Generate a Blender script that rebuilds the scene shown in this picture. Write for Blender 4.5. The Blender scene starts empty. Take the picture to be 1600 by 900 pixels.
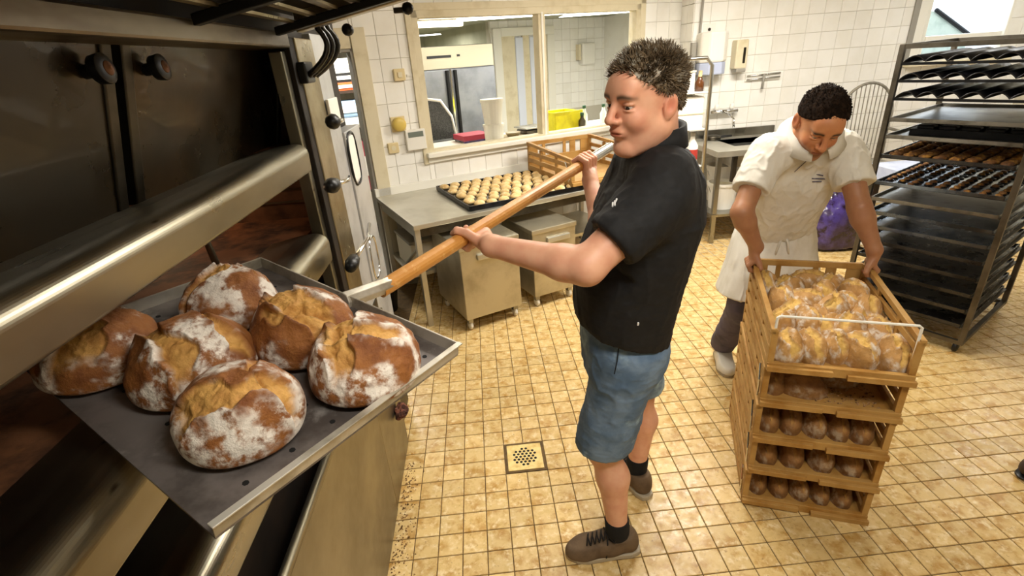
import bpy, math, random
import numpy as np
from mathutils import Matrix, Vector

scene = bpy.context.scene
COL = scene.collection
random.seed(7)
RNG = np.random.default_rng(11)

# ------------------------------------------------------------------ camera
CAM_H = 1.80
F_PX = 785.0
_d = np.array([125, 1700, 785.0]); _d /= np.linalg.norm(_d)          # world down seen by the camera
_y = np.array([-65, -353, 785.0]); _y -= _d * (_y @ _d); _y /= np.linalg.norm(_y)
_x = np.cross(_d, _y)
if _x[0] < 0: _x = -_x
RC = np.stack([_x, _y, -_d])                                        # camera axes -> world axes
CAM = np.array([0, 0, CAM_H])
cam_data = bpy.data.cameras.new('camera')
cam_data.sensor_width = 36.0
cam_data.lens = F_PX / 1600.0 * 36.0
cam_data.clip_start = 0.05
cam = bpy.data.objects.new('camera', cam_data)
COL.objects.link(cam)
_cx, _cy, _cz = RC @ np.array([1, 0, 0]), RC @ np.array([0, -1, 0]), RC @ np.array([0, 0, -1])
cam.matrix_world = Matrix(((_cx[0], _cy[0], _cz[0], 0), (_cx[1], _cy[1], _cz[1], 0), (_cx[2], _cy[2], _cz[2], CAM_H), (0, 0, 0, 1)))
scene.camera = cam

# ------------------------------------------------------------------ world, exposure, large lights
scene.view_settings.view_transform = 'Standard'
scene.view_settings.look = 'None'
scene.view_settings.gamma = 1.0
scene.view_settings.use_curve_mapping = False
scene.view_settings.exposure = -0.34
world = bpy.data.worlds.new('daylight')
scene.world = world
world.use_nodes = True
_bg = world.node_tree.nodes['Background']
_bg.inputs['Color'].default_value = (0.80, 0.90, 1.0, 1)
_bg.inputs['Strength'].default_value = 2.8

def area_light(name, loc, target, sx, sy, watts, color):
    l = bpy.data.lights.new(name, 'AREA'); l.shape = 'RECTANGLE'; l.size = sx; l.size_y = sy
    l.energy = watts; l.color = color
    o = bpy.data.objects.new(name, l); COL.objects.link(o)
    o.location = loc
    o.rotation_euler = (Vector(target) - Vector(loc)).to_track_quat('-Z', 'Y').to_euler()
    return o

LAMP_Z = 2.62
# the room's own ceiling lamps, plus a cool one added for a bluish floor sheen: the fixtures are built with the ceiling, these are their tubes' light
for (lx, ly, w) in ((0.75, 2.55, 50), (2.1, 3.6, 92), (0.62, 0.10, 46), (5.0, 3.95, 24)):
    area_light('ceiling_lamp_light', (lx, ly, LAMP_Z - 0.075), (lx, ly, 0), 1.2, 0.28, w, (1.0, 0.95, 0.87) if lx < 4 else (0.86, 0.92, 1.0))
area_light('back_room_light', (0.6, 6.0, 2.18), (0.6, 6.0, 0), 1.4, 0.5, 72, (1.0, 0.96, 0.86))
area_light('back_room_light', (1.55, 6.5, 2.18), (1.55, 6.5, 0), 0.9, 0.5, 66, (1.0, 0.96, 0.86))  # added without a fixture, brightens the right part of the back room
area_light('far_room_light', (-1.04, 9.23, 2.2), (-1.04, 9.23, 0), 1.2, 0.4, 70, (1.0, 0.98, 0.88))  # added fill without a fixture, lifts the dark space behind the fridge
area_light('passage_light', (-1.15, 4.85, 2.20), (-1.15, 4.85, 0), 0.5, 0.5, 45, (1.0, 0.97, 0.92))
area_light('window_daylight', (4.95, 5.80, 2.80), (3.2, 2.0, 0.3), 1.0, 0.8, 420, (0.80, 0.89, 1.0))

# ------------------------------------------------------------------ helpers
def px_depth(u, v, D):
    return CAM + RC @ np.array([(u - 800) / F_PX * D, (v - 450) / F_PX * D, D])
def px_z(u, v, z):
    r = RC @ np.array([u - 800, v - 450, F_PX]); return CAM + r * ((z - CAM_H) / r[2])
def px_y(u, v, Y):
    r = RC @ np.array([u - 800, v - 450, F_PX]); return CAM + r * (Y / r[1])
def px_x(u, v, X):
    r = RC @ np.array([u - 800, v - 450, F_PX]); return CAM + r * (X / r[0])
def px_plane(u, v, p, n):
    r = RC @ np.array([u - 800, v - 450, F_PX]); n = np.array(n, float)
    return CAM + r * (((np.array(p, float) - CAM) @ n) / (r @ n))
def project(P):
    c = RC.T @ (np.array(P, float) - CAM)
    return 800 + F_PX * c[0] / c[2], 450 + F_PX * c[1] / c[2], c[2]

def lin(c):
    return tuple((x / 12.92 if x <= 0.04045 else ((x + 0.055) / 1.055) ** 2.4) for x in c)
def rgb(h):
    h = h.lstrip('#'); return lin(tuple(int(h[i:i + 2], 16) / 255 for i in (0, 2, 4)))

MATS = {}
def mat(name, col, rough=0.5, metal=0.0, var=None, bump=None, objrand=0.0, emit=None, spec=0.5, trans=0.0, ior=1.45,
        stretch=(1, 1, 1), coat=0.0, spots=None, rough_var=0.0, sss=0.0, sheen=0.0):
    """procedural principled material. var=(colour, scale, lo, hi); spots=(colour, scale, lo, hi); bump=(strength, scale, distance)"""
    m = bpy.data.materials.new(name); m.use_nodes = True
    nt = m.node_tree; N = nt.nodes; L = nt.links; b = N['Principled BSDF']
    c = rgb(col) if isinstance(col, str) else col
    b.inputs['Base Color'].default_value = (*c, 1)
    b.inputs['Roughness'].default_value = rough
    b.inputs['Metallic'].default_value = metal
    b.inputs['Specular IOR Level'].default_value = spec
    b.inputs['Transmission Weight'].default_value = trans
    b.inputs['IOR'].default_value = ior
    b.inputs['Coat Weight'].default_value = coat
    if sss:
        b.inputs['Subsurface Weight'].default_value = sss
        b.inputs['Subsurface Radius'].default_value = (0.012, 0.005, 0.003)
        b.inputs['Subsurface Scale'].default_value = 0.6
    if sheen: b.inputs['Sheen Weight'].default_value = sheen
    if emit:
        b.inputs['Emission Color'].default_value = (*(rgb(emit[0]) if isinstance(emit[0], str) else emit[0]), 1)
        b.inputs['Emission Strength'].default_value = emit[1]
    vec = None
    def coords():
        nonlocal vec
        if vec is None:
            tc = N.new('ShaderNodeTexCoord'); mp = N.new('ShaderNodeMapping')
            mp.inputs['Scale'].default_value = stretch
            oi = N.new('ShaderNodeObjectInfo'); mul = N.new('ShaderNodeMath'); mul.operation = 'MULTIPLY'
            mul.inputs[1].default_value = 37.0
            L.new(oi.outputs['Random'], mul.inputs[0])
            L.new(tc.outputs['Object'], mp.inputs['Vector'])
            L.new(mul.outputs[0], mp.inputs['Location'])
            vec = mp.outputs['Vector']
        return vec
    last = None
    def noise(scale, detail=5, rgh=0.6):
        n = N.new('ShaderNodeTexNoise'); n.inputs['Scale'].default_value = scale
        n.inputs['Detail'].default_value = detail; n.inputs['Roughness'].default_value = rgh
        L.new(coords(), n.inputs['Vector']); return n
    def ramp(n, lo, hi):
        r = N.new('ShaderNodeMapRange'); r.inputs['From Min'].default_value = lo; r.inputs['From Max'].default_value = hi
        r.interpolation_type = 'SMOOTHSTEP'
        L.new(n.outputs['Fac'], r.inputs['Value']); return r
    def mix(fac, a, bcol):
        x = N.new('ShaderNodeMix'); x.data_type = 'RGBA'
        L.new(fac, x.inputs['Factor'])
        if hasattr(a, 'is_linked') or hasattr(a, 'links'): L.new(a, x.inputs['A'])
        else: x.inputs['A'].default_value = (*a, 1)
        x.inputs['B'].default_value = (*(rgb(bcol) if isinstance(bcol, str) else bcol), 1)
        return x.outputs['Result']
    for v in ([var] if var and not isinstance(var, list) else (var or [])):
        r = ramp(noise(v[1]), v[2], v[3]); last = mix(r.outputs['Result'], last if last is not None else c, v[0])
    if spots:
        r = ramp(noise(spots[1], 2, 0.5), spots[2], spots[3]); last = mix(r.outputs['Result'], last if last is not None else c, spots[0])
    if objrand:
        oi = N.new('ShaderNodeObjectInfo'); hs = N.new('ShaderNodeHueSaturation')
        mr = N.new('ShaderNodeMapRange'); mr.inputs['To Min'].default_value = 1 - objrand; mr.inputs['To Max'].default_value = 1 + objrand
        L.new(oi.outputs['Random'], mr.inputs['Value']); L.new(mr.outputs['Result'], hs.inputs['Value'])
        if last is not None: L.new(last, hs.inputs['Color'])
        else: hs.inputs['Color'].default_value = (*c, 1)
        last = hs.outputs['Color']
    if last is not None: L.new(last, b.inputs['Base Color'])
    if rough_var:
        r = ramp(noise(9 if not var else (var[0][1] if isinstance(var, list) else var[1]) * 1.7), 0.3, 0.7)
        r.inputs['To Min'].default_value = max(0.02, rough - rough_var); r.inputs['To Max'].default_value = rough + rough_var
        L.new(r.outputs['Result'], b.inputs['Roughness'])
    if bump:
        bp = N.new('ShaderNodeBump'); bp.inputs['Strength'].default_value = bump[0]
        bp.inputs['Distance'].default_value = bump[2] if len(bump) > 2 else 0.01
        L.new(noise(bump[1]).outputs['Fac'], bp.inputs['Height']); L.new(bp.outputs['Normal'], b.inputs['Normal'])
    MATS[name] = m
    return m

def unit(v):
    v = np.array(v, float); return v / np.linalg.norm(v)
def frame(a, hint=(0, 0, 1)):
    """orthonormal frame whose third axis is a"""
    a = unit(a); h = np.array(hint, float)
    if abs(a @ unit(h)) > 0.98: h = np.array([1, 0, 0.0])
    u = unit(np.cross(h, a)); v = np.cross(a, u)
    return u, v, a
def rotz(deg):
    t = math.radians(deg); return np.array([[math.cos(t), -math.sin(t), 0], [math.sin(t), math.cos(t), 0], [0, 0, 1]])
def rotx(deg):
    t = math.radians(deg); return np.array([[1, 0, 0], [0, math.cos(t), -math.sin(t)], [0, math.sin(t), math.cos(t)]])
def roty(deg):
    t = math.radians(deg); return np.array([[math.cos(t), 0, math.sin(t)], [0, 1, 0], [-math.sin(t), 0, math.cos(t)]])

class MB:
    """collects shapes into one mesh"""
    def __init__(s): s.v = []; s.f = []
    def add(s, verts, faces):
        o = len(s.v); s.v += [tuple(map(float, p)) for p in verts]; s.f += [tuple(i + o for i in f) for f in faces]; return s
    def box(s, c, size, R=None):
        c = np.array(c, float); h = np.array(size, float) / 2; R = np.eye(3) if R is None else R
        vs = [c + R @ (h * np.array(k)) for k in ((-1, -1, -1), (1, -1, -1), (1, 1, -1), (-1, 1, -1), (-1, -1, 1), (1, -1, 1), (1, 1, 1), (-1, 1, 1))]
        return s.add(vs, [(0, 3, 2, 1), (4, 5, 6, 7), (0, 1, 5, 4), (1, 2, 6, 5), (2, 3, 7, 6), (3, 0, 4, 7)])
    def lohi(s, lo, hi):
        lo = np.array(lo, float); hi = np.array(hi, float); return s.box((lo + hi) / 2, hi - lo)
    def prism(s, poly, o, u, v, w):
        """polygon in (u,v) about o, extruded along w (vector)"""
        o, u, v, w = (np.array(k, float) for k in (o, u, v, w)); n = len(poly)
        a = [o + u * p[0] + v * p[1] for p in poly]; b = [p + w for p in a]
        fs = [tuple(range(n))[::-1], tuple(range(n, 2 * n))] + [(i, (i + 1) % n, n + (i + 1) % n, n + i) for i in range(n)]
        return s.add(a + b, fs)
    def tube(s, pts, r, n=10, closed=False, cap=True):
        pts = [np.array(p, float) for p in pts]; m = len(pts); rr = r if hasattr(r, '__len__') else [r] * m
        vs = []; fs = []; u = None
        for i, p in enumerate(pts):
            if closed: t = pts[(i + 1) % m] - pts[i - 1]
            else: t = pts[min(i + 1, m - 1)] - pts[max(i - 1, 0)]
            t = unit(t)
            if u is None: u = frame(t)[0]
            u = unit(u - t * (u @ t)); w = np.cross(t, u)
            for k in range(n):
                a = 2 * math.pi * k / n; vs.append(p + rr[i] * (u * math.cos(a) + w * math.sin(a)))
        for i in range(m if closed else m - 1):
            j = (i + 1) % m
            for k in range(n):
                k2 = (k + 1) % n; fs.append((i * n + k, i * n + k2, j * n + k2, j * n + k))
        if cap and not closed: fs += [tuple(range(n))[::-1], tuple(range((m - 1) * n, m * n))]
        return s.add(vs, fs)
    def lathe(s, prof, c, axis=(0, 0, 1), n=20, hint=(1, 0, 0)):
        """prof = [(radius, height)...] about axis at c"""
        u, v, a = frame(axis, hint); c = np.array(c, float); vs = []; fs = []
        for (r, h) in prof:
            for k in range(n):
                t = 2 * math.pi * k / n; vs.append(c + a * h + r * (u * math.cos(t) + v * math.sin(t)))
        m = len(prof)
        for i in range(m - 1):
            for k in range(n):
                k2 = (k + 1) % n; fs.append((i * n + k, i * n + k2, (i + 1) * n + k2, (i + 1) * n + k))
        fs += [tuple(range(n))[::-1], tuple(range((m - 1) * n, m * n))]
        return s.add(vs, fs)
    def xform(s, R=None, t=(0, 0, 0)):
        A = np.array(s.v, float)
        if R is not None: A = A @ np.array(R).T
        A = A + np.array(t, float); s.v = [tuple(p) for p in A]; return s
    def build(s, name, m, parent=None, smooth=False, bevel=0.0, seg=2):
        return make(name, s.v, s.f, m, parent, smooth, bevel, seg)

ORG = {}
def make(name, v, f, m, parent=None, smooth=False, bevel=0.0, seg=2, colors=None, origin=None):
    """links one mesh object; v in world coordinates; origin = where the object's own origin goes"""
    v = np.asarray(v, float)
    org = np.array(ORG[parent.name]) if parent is not None and parent.name in ORG else np.zeros(3)
    og = np.array(origin, float) if origin is not None else org
    me = bpy.data.meshes.new(name)
    me.from_pydata((v - og).tolist(), [], f if isinstance(f, list) else f.tolist())
    if colors is not None:
        for cn, arr in colors.items():
            at = me.color_attributes.new(cn, 'FLOAT_COLOR', 'POINT')
            a4 = np.ones((len(v), 4), np.float32); a4[:, :arr.shape[1]] = arr
            at.data.foreach_set('color', a4.ravel())
    if smooth: me.polygons.foreach_set('use_smooth', [True] * len(me.polygons))
    me.update()
    o = bpy.data.objects.new(name, me); COL.objects.link(o)
    if m is not None: me.materials.append(MATS[m] if isinstance(m, str) else m)
    if parent is not None:
        o.parent = parent; o.location = og - org
    else: o.location = og
    ORG[o.name] = og
    if bevel:
        md = o.modifiers.new('bevel', 'BEVEL'); md.width = bevel; md.segments = seg; md.limit_method = 'ANGLE'; md.angle_limit = 0.6
        md.harden_normals = False
    return o
def tag(o, label, cat, group=None):
    o['label'] = label; o['category'] = cat
    if group: o['group'] = group
    return o
def thing(name, label, cat, loc=(0, 0, 0), group=None):
    o = bpy.data.objects.new(name, None); COL.objects.link(o); o.location = loc; o.empty_display_size = 0.05
    ORG[o.name] = np.array(loc, float)
    return tag(o, label, cat, group)
def structure(o): o['kind'] = 'structure'; return o
def copy_tree(o, parent=None, label=None):
    c = o.copy(); COL.objects.link(c); c.parent = parent
    if parent is None and label: c['label'] = label
    for ch in [k for k in bpy.data.objects if k.parent == o]: copy_tree(ch, c)
    return c

# value noise for shaping meshes
def vnoise(P, scale, seed=0):
    """smooth 3-D value noise in -1..1 at points P (n,3)"""
    q = np.asarray(P, float) * scale + seed * 17.31; i = np.floor(q).astype(np.int64); t = q - i; t = t * t * (3 - 2 * t)
    def h(a, b, c):
        x = (a * 73856093) ^ (b * 19349663) ^ (c * 83492791) ^ (seed * 2654435761 & 0xffffffff)
        x = (x ^ (x >> 13)) * 1274126177 & 0x7fffffff
        x = (x ^ (x >> 16)) * 668265263 & 0x7fffffff
        return (x & 0xffff) / 32767.5 - 1
    r = 0
    for a in (0, 1):
        for b in (0, 1):
            for c in (0, 1):
                w = (t[..., 0] if a else 1 - t[..., 0]) * (t[..., 1] if b else 1 - t[..., 1]) * (t[..., 2] if c else 1 - t[..., 2])
                r = r + w * h(i[..., 0] + a, i[..., 1] + b, i[..., 2] + c)
    return r
def fbm(P, scale, seed=0, oct=4):
    r = 0; a = 1.0; s = 0
    for k in range(oct):
        r = r + a * vnoise(P, scale * 2 ** k, seed + k * 5); s += a; a *= 0.5
    return r / s
def sstep(x, a, b):
    t = np.clip((x - a) / (b - a), 0, 1); return t * t * (3 - 2 * t)
# ================================================================== materials
mat('floor_grout', '#6a5433', 0.9, var=('#4d3c26', 30, 0.4, 0.7))
mat('floor_tile', '#d3b67c', 0.33, var=[('#b38a48', 16, 0.42, 0.68), ('#e2cda0', 34, 0.5, 0.72), ('#8a6838', 60, 0.60, 0.78)], objrand=0.09, bump=(0.25, 60, 0.002), rough_var=0.12)
mat('wall_grout', '#c9c3b4', 0.9)
mat('wall_tile', '#f6f4ee', 0.22, objrand=0.03, var=('#efece3', 3, 0.4, 0.7), coat=0.2)
mat('plaster', '#d8d2c0', 0.85, var=('#c9c2ae', 2, 0.4, 0.7))
mat('ceiling_paint', '#dcd8cc', 0.9)
mat('cream_paint', '#ddd2b4', 0.45, var=('#cbbd99', 6, 0.45, 0.75))
mat('white_paint', '#ece9de', 0.4)
mat('grey_paint', '#9a968c', 0.6)
mat('glass', '#ffffff', 0.0, trans=1.0, ior=1.02, spec=0.6)
mat('steel', '#a9a79f', 0.34, 1.0, var=('#8f8c82', 5, 0.35, 0.7), stretch=(1, 1, 0.15), rough_var=0.08)
mat('steel_warm', '#a89c80', 0.36, 1.0, var=('#85775a', 4, 0.35, 0.7), rough_var=0.1)
mat('steel_dark', '#5b564c', 0.42, 1.0, var=('#3c372f', 6, 0.35, 0.7))
mat('steel_bright', '#c9c9c6', 0.25, 1.0)
mat('black_plastic', '#141414', 0.4)
mat('black_metal', '#1b1a19', 0.45, 0.6)
mat('chrome', '#d8d8d8', 0.1, 1.0)
mat('white_plastic', '#ebe8df', 0.4)
mat('lamp_emit', '#fff6e0', 0.5, emit=('#fff3d8', 6.0))

# ================================================================== floor
FLOOR_X = (-2.0, 5.75); FLOOR_Y = (-1.5, 5.75)
floor_obj = structure(MB().lohi((-5.6, -1.5, -0.10), (5.9, 12.0, -0.004)).build('floor', 'floor_grout'))

def tile_geo(u0, u1, v0, v1, o, U, V, Nn, h=0.006, c=0.0018, g=0.0018):
    o, U, V, Nn = (np.array(k, float) for k in (o, U, V, Nn))
    r = lambda e, z: [o + U * x + V * y + Nn * z for x, y in ((u0 + e, v0 + e), (u1 - e, v0 + e), (u1 - e, v1 - e), (u0 + e, v1 - e))]
    vs = r(g, 0) + r(g, h - c) + r(g + c, h)
    fs = [(8, 9, 10, 11)] + [(4 * k + i, 4 * k + (i + 1) % 4, 4 * k + 4 + (i + 1) % 4, 4 * k + 4 + i) for k in (0, 1) for i in range(4)]
    return vs, fs
def lay_tiles(parent, name, m, o, U, V, Nn, rects, pitch, off=(0, 0), limit=300, h=0.006, see=None):
    """tiles on a global grid, clipped to rects; the largest in view as parts, the rest joined"""
    allt = []
    for (ua, ub, va, vb) in rects:
        i0 = math.floor((ua - off[0]) / pitch); i1 = math.ceil((ub - off[0]) / pitch)
        j0 = math.floor((va - off[1]) / pitch); j1 = math.ceil((vb - off[1]) / pitch)
        for i in range(i0, i1):
            for j in range(j0, j1):
                a0 = max(ua, off[0] + i * pitch); a1 = min(ub, off[0] + (i + 1) * pitch)
                b0 = max(va, off[1] + j * pitch); b1 = min(vb, off[1] + (j + 1) * pitch)
                if a1 - a0 < 0.012 or b1 - b0 < 0.012: continue
                P = np.array(o) + np.array(U) * (a0 + a1) / 2 + np.array(V) * (b0 + b1) / 2
                x, y, D = project(P); size = 0
                if D > 0.1 and -15 < x < 1615 and -15 < y < 915: size = abs(np.dot(Nn, CAM - P)) / (np.linalg.norm(CAM - P) ** 3) * (a1 - a0) * (b1 - b0)
                if see is not None and size > 0 and not see(P, x, y): size *= 0.01
                allt.append((size, a0, a1, b0, b1))
    allt.sort(key=lambda t: -t[0])
    shared = {}; rest = MB()
    for k, (size, a0, a1, b0, b1) in enumerate(allt):
        if k < limit and size > 0:
            key = (round(a1 - a0, 4), round(b1 - b0, 4))
            P = np.array(o) + np.array(U) * a0 + np.array(V) * b0
            if key not in shared:
                vs, fs = tile_geo(0, key[0], 0, key[1], (0, 0, 0), U, V, Nn, h)
                me = bpy.data.meshes.new(name); me.from_pydata([tuple(p) for p in vs], [], fs); me.materials.append(MATS[m]); shared[key] = me
            t = bpy.data.objects.new(name, shared[key]); COL.objects.link(t); t.parent = parent
            t.location = P - ORG[parent.name]
        else:
            vs, fs = tile_geo(a0, a1, b0, b1, o, U, V, Nn, h); rest.add(vs, fs)
    if rest.v:
        r = rest.build(name + 's_beyond', m, parent); r['kind'] = 'stuff'

def floor_seen(P, x, y):
    if P[0] < -0.5: return False
    if x < 705 and y < 900 and (y < 545 + (705 - x) * 0.83): return False      # under the peel
    if 905 < x < 1000 and y < 700: return False
    if 1160 < x < 1400 and 420 < y < 790: return False
    return True
# the drain takes the place of four tiles
DR = (0.01, 0.21, 1.70, 1.90)
DRC = px_z(830, 724, 0.0)
DRX0 = math.floor(DRC[0] / 0.1 - 0.5) * 0.1; DRY0 = math.floor(DRC[1] / 0.1 - 0.5) * 0.1
DRX0, DRY0 = round(DRX0, 3) + 0.0, round(DRY0, 3)
FT = 0.1
GX, GY = -0.012, 0.005
DRX0 += GX; DRY0 += GY
DRX1, DRY1 = DRX0 + 0.2, DRY0 + 0.2
fr = [(-0.66, DRX0, -0.5, 5.62), (DRX0, DRX1, -0.5, DRY0), (DRX0, DRX1, DRY1, 5.62), (DRX1, 4.4, -0.5, 5.5)]
lay_tiles(floor_obj, 'floor_tile', 'floor_tile', (0, 0, -0.004), (1, 0, 0), (0, 1, 0), (0, 0, 1), fr, FT, (GX, GY), 300, 0.004 + 0.0, floor_seen)
MB().lohi((4.4, -1.5, -0.02), (5.75, 5.3, 0.0)).build('floor_margin', 'floor_tile', floor_obj)
MB().lohi((-5.5, 4.2, -0.003), (4.4, 11.9, -0.0005)).build('floor_beyond', 'grey_paint', floor_obj)

# floor drain
mat('drain_brass', '#ead08c', 0.45, 0.0, var=('#c9a75c', 20, 0.4, 0.7))
mat('drain_hole', '#0a0908', 0.8)
dr = thing('floor_drain', 'square cream floor drain with a round pattern of black holes set in the tiles', 'drain', (DRX0 + 0.1, DRY0 + 0.1, 0))
MB().lohi((DRX0 + 0.004, DRY0 + 0.004, -0.006), (DRX1 - 0.004, DRY1 - 0.004, -0.001)).build('surround', 'floor_grout', dr)
MB().lohi((DRX0 + 0.014, DRY0 + 0.014, -0.004), (DRX1 - 0.014, DRY1 - 0.014, 0.003)).build('plate', 'drain_brass', dr, bevel=0.002)
hm = MB(); cx, cy = DRX0 + 0.1, DRY0 + 0.1
for i in range(-3, 4):
    for j in range(-3, 4):
        hx = (i + 0.5 * (j % 2)) * 0.0205; hy = j * 0.0178
        if math.hypot(hx, hy) < 0.056: hm.lathe([(0.0076, 0), (0.0076, 0.0009)], (cx + hx, cy + hy, 0.0028), n=6)
hm.build('hole_pattern', 'drain_hole', dr)['kind'] = 'stuff'

# ================================================================== window wall (turned 24 degrees from the oven)
WO = np.array([-0.821, 4.292, 0.0]); WU = np.array([0.9144, 0.4048, 0.0]); WN = np.array([-0.4048, 0.9144, 0.0])   # WN points away from the camera
WR = np.stack([WU, WN, np.array([0, 0, 1.0])], axis=1)
def W(s, n, z): return WO + WU * s + WN * n + np.array([0, 0, z])
def wbox(mb, s0, s1, n0, n1, z0, z1):
    c = W((s0 + s1) / 2, (n0 + n1) / 2, (z0 + z1) / 2); return mb.box(c, (s1 - s0, n1 - n0, z1 - z0), WR)
CEIL = 2.75
S_L, S_R, WZ0, WZ1 = 0.42, 2.72, 1.06, 2.17          # window opening
D_L, D_R, DZ = -1.05, -0.055, 1.95                     # door opening
wall_back = MB()
for (a, b, z0, z1) in ((D_R, S_L, 0, CEIL), (S_L, S_R, 0, WZ0), (S_L, S_R, WZ1, CEIL), (S_R, 3.34, 0, CEIL), (D_L, D_R, DZ, CEIL), (-2.2, D_L, 0, CEIL)):
    wbox(wall_back, a, b, 0.006, 0.12, z0, z1)
wall_back = structure(wall_back.build('wall_back', 'wall_grout'))
TP = 0.165
lay_tiles(wall_back, 'wall_tile', 'wall_tile', W(0, 0.006, 0), WU, (0, 0, 1), -WN,
          [(D_R, S_L, 0.0, CEIL), (S_L, S_R, 0.0, WZ0), (S_L, S_R, WZ1, CEIL), (S_R, 3.33, 0.0, CEIL), (D_L, D_R, DZ, CEIL)], TP, (-0.03, 0.03), 170, 0.006)

# sink wall
SY = 5.3; CX = 2.17
wall_right = MB()
SW = (4.42, 5.42, 1.46, 2.52)     # window in it
for (a, b, z0, z1) in ((CX, SW[0], 0, CEIL), (SW[0], SW[1], 0, SW[2]), (SW[0], SW[1], SW[3], CEIL), (SW[1], 5.9, 0, CEIL)):
    wall_right.lohi((a, SY + 0.006, z0), (b, SY + 0.14, z1))
wall_right.lohi((CX + 0.006, SY + 0.14, 0), (CX + 0.14, 5.75, CEIL))
wall_right = structure(wall_right.build('wall_right', 'wall_grout'))
lay_tiles(wall_right, 'wall_tile', 'wall_tile', (0, SY + 0.006, 0), (1, 0, 0), (0, 0, 1), (0, -1, 0),
          [(CX, SW[0], 0.0, CEIL), (SW[0], SW[1], 0.0, SW[2]), (SW[0], SW[1], SW[3], CEIL), (SW[1], 5.75, 0.0, CEIL)], 0.162, (CX, 0.03), 290, 0.006,
          lambda P, x, y: P[2] > 0.7 and x < 1440)
cw = structure(MB().lohi((CX, SY + 0.02, 0), (CX + 0.004, 5.66, CEIL)).build('wall_corner', 'wall_grout'))
lay_tiles(cw, 'wall_tile', 'wall_tile', (CX, 0, 0), (0, 1, 0), (0, 0, 1), (-1, 0, 0), [(SY + 0.006, 5.62, 0.0, CEIL)], 0.162, (SY, 0.03), 60, 0.006)

# the rest of the room's shell, behind and beside the camera
structure(MB().lohi((5.75, -1.6, 0), (5.9, 5.45, CEIL)).build('wall_far_right', 'plaster'))
structure(MB().lohi((-2.1, -1.6, 0), (5.9, -1.5, CEIL)).build('wall_front', 'plaster'))
structure(MB().lohi((-2.1, -1.6, 0), (-2.0, 3.4, CEIL)).build('wall_left', 'plaster'))
ceiling = MB().lohi((-3.6, -1.6, CEIL), (5.9, 5.9, CEIL + 0.1)); ceiling = structure(ceiling.build('ceiling', 'ceiling_paint'))

# ceiling lamps of this room (above the picture); the far right one is added for its light
for k, (lx, ly) in enumerate(((0.75, 2.55), (2.1, 3.6), (0.62, 0.10), (5.0, 3.95))):
    t = thing('ceiling_lamp', 'long white fluorescent ceiling lamp over the bakery floor', 'lamp', (lx, ly, LAMP_Z), 'bakery ceiling lamps')
    MB().lohi((lx - 0.65, ly - 0.16, LAMP_Z), (lx + 0.65, ly + 0.16, CEIL)).build('housing', 'white_paint', t, bevel=0.01)
    MB().lohi((lx - 0.62, ly - 0.14, LAMP_Z - 0.05), (lx + 0.62, ly + 0.14, LAMP_Z)).build('diffuser', 'lamp_emit', t, bevel=0.01)

# window 1: frame, mullion, sill and panes
wf = MB()
FW = 0.055
for (a, b, z0, z1) in ((S_L, S_L + FW, WZ0, WZ1), (S_R - FW, S_R, WZ0, WZ1), (S_L, S_R, WZ1 - FW, WZ1), (S_L + FW, S_R - FW, WZ0, WZ0 + 0.05)):
    wbox(wf, a, b, -0.02, 0.09, z0, z1)
win1 = structure(wf.build('window_1', 'cream_paint', bevel=0.004))
MUL = 1.605
wbox(MB(), MUL - 0.035, MUL + 0.035, -0.015, 0.085, WZ0 + 0.04, WZ1 - 0.04).build('mullion', 'cream_paint', win1, bevel=0.004)
wbox(MB(), MUL - 0.008, MUL + 0.012, -0.022, -0.012, WZ0 + 0.04, WZ1 - 0.04).build('mullion_bead', 'white_paint', win1)
wbox(MB(), S_L - 0.02, S_R + 0.02, -0.075, 0.10, 1.055, 1.095).build('window_sill', 'white_paint', win1, bevel=0.006)
wbox(MB(), S_L - 0.01, S_R + 0.01, -0.03, 0.0, 1.01, 1.058).build('sill_apron', 'white_paint', win1, bevel=0.003)
wbox(MB(), S_L - 0.045, S_L + 0.002, -0.022, 0.0, 1.00, WZ1 + 0.05).build('casing', 'cream_paint', win1, bevel=0.003)
wbox(MB(), S_R - 0.002, S_R + 0.06, -0.022, 0.0, 1.0, WZ1 + 0.05).build('casing', 'cream_paint', win1, bevel=0.003)
wbox(MB(), S_L - 0.045, S_R + 0.06, -0.022, 0.0, WZ1 - 0.002, WZ1 + 0.05).build('casing', 'cream_paint', win1, bevel=0.003)
for (a, b) in ((S_L + FW - 0.005, MUL - 0.03), (MUL + 0.03, S_R - FW + 0.005)):
    wbox(MB(), a, b, 0.03, 0.036, WZ0 + 0.045, WZ1 - FW + 0.005).build('pane', 'glass', win1)

# door 1: frame of the passage behind the oven
df = MB()
wbox(df, D_R - 0.01, D_R + 0.10, -0.03, 0.0, 0, DZ + 0.12)
wbox(df, D_L, D_R - 0.02, -0.03, 0.0, DZ - 0.02, DZ + 0.12)
d1 = structure(df.build('door_1', 'cream_paint', bevel=0.004))
dj = MB(); wbox(dj, D_R - 0.03, D_R + 0.002, -0.015, 0.125, 0, DZ); wbox(dj, D_L, D_R, -0.015, 0.125, DZ - 0.04, DZ + 0.002)
dj.build('jamb', 'grey_paint', d1, bevel=0.003)

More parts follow.
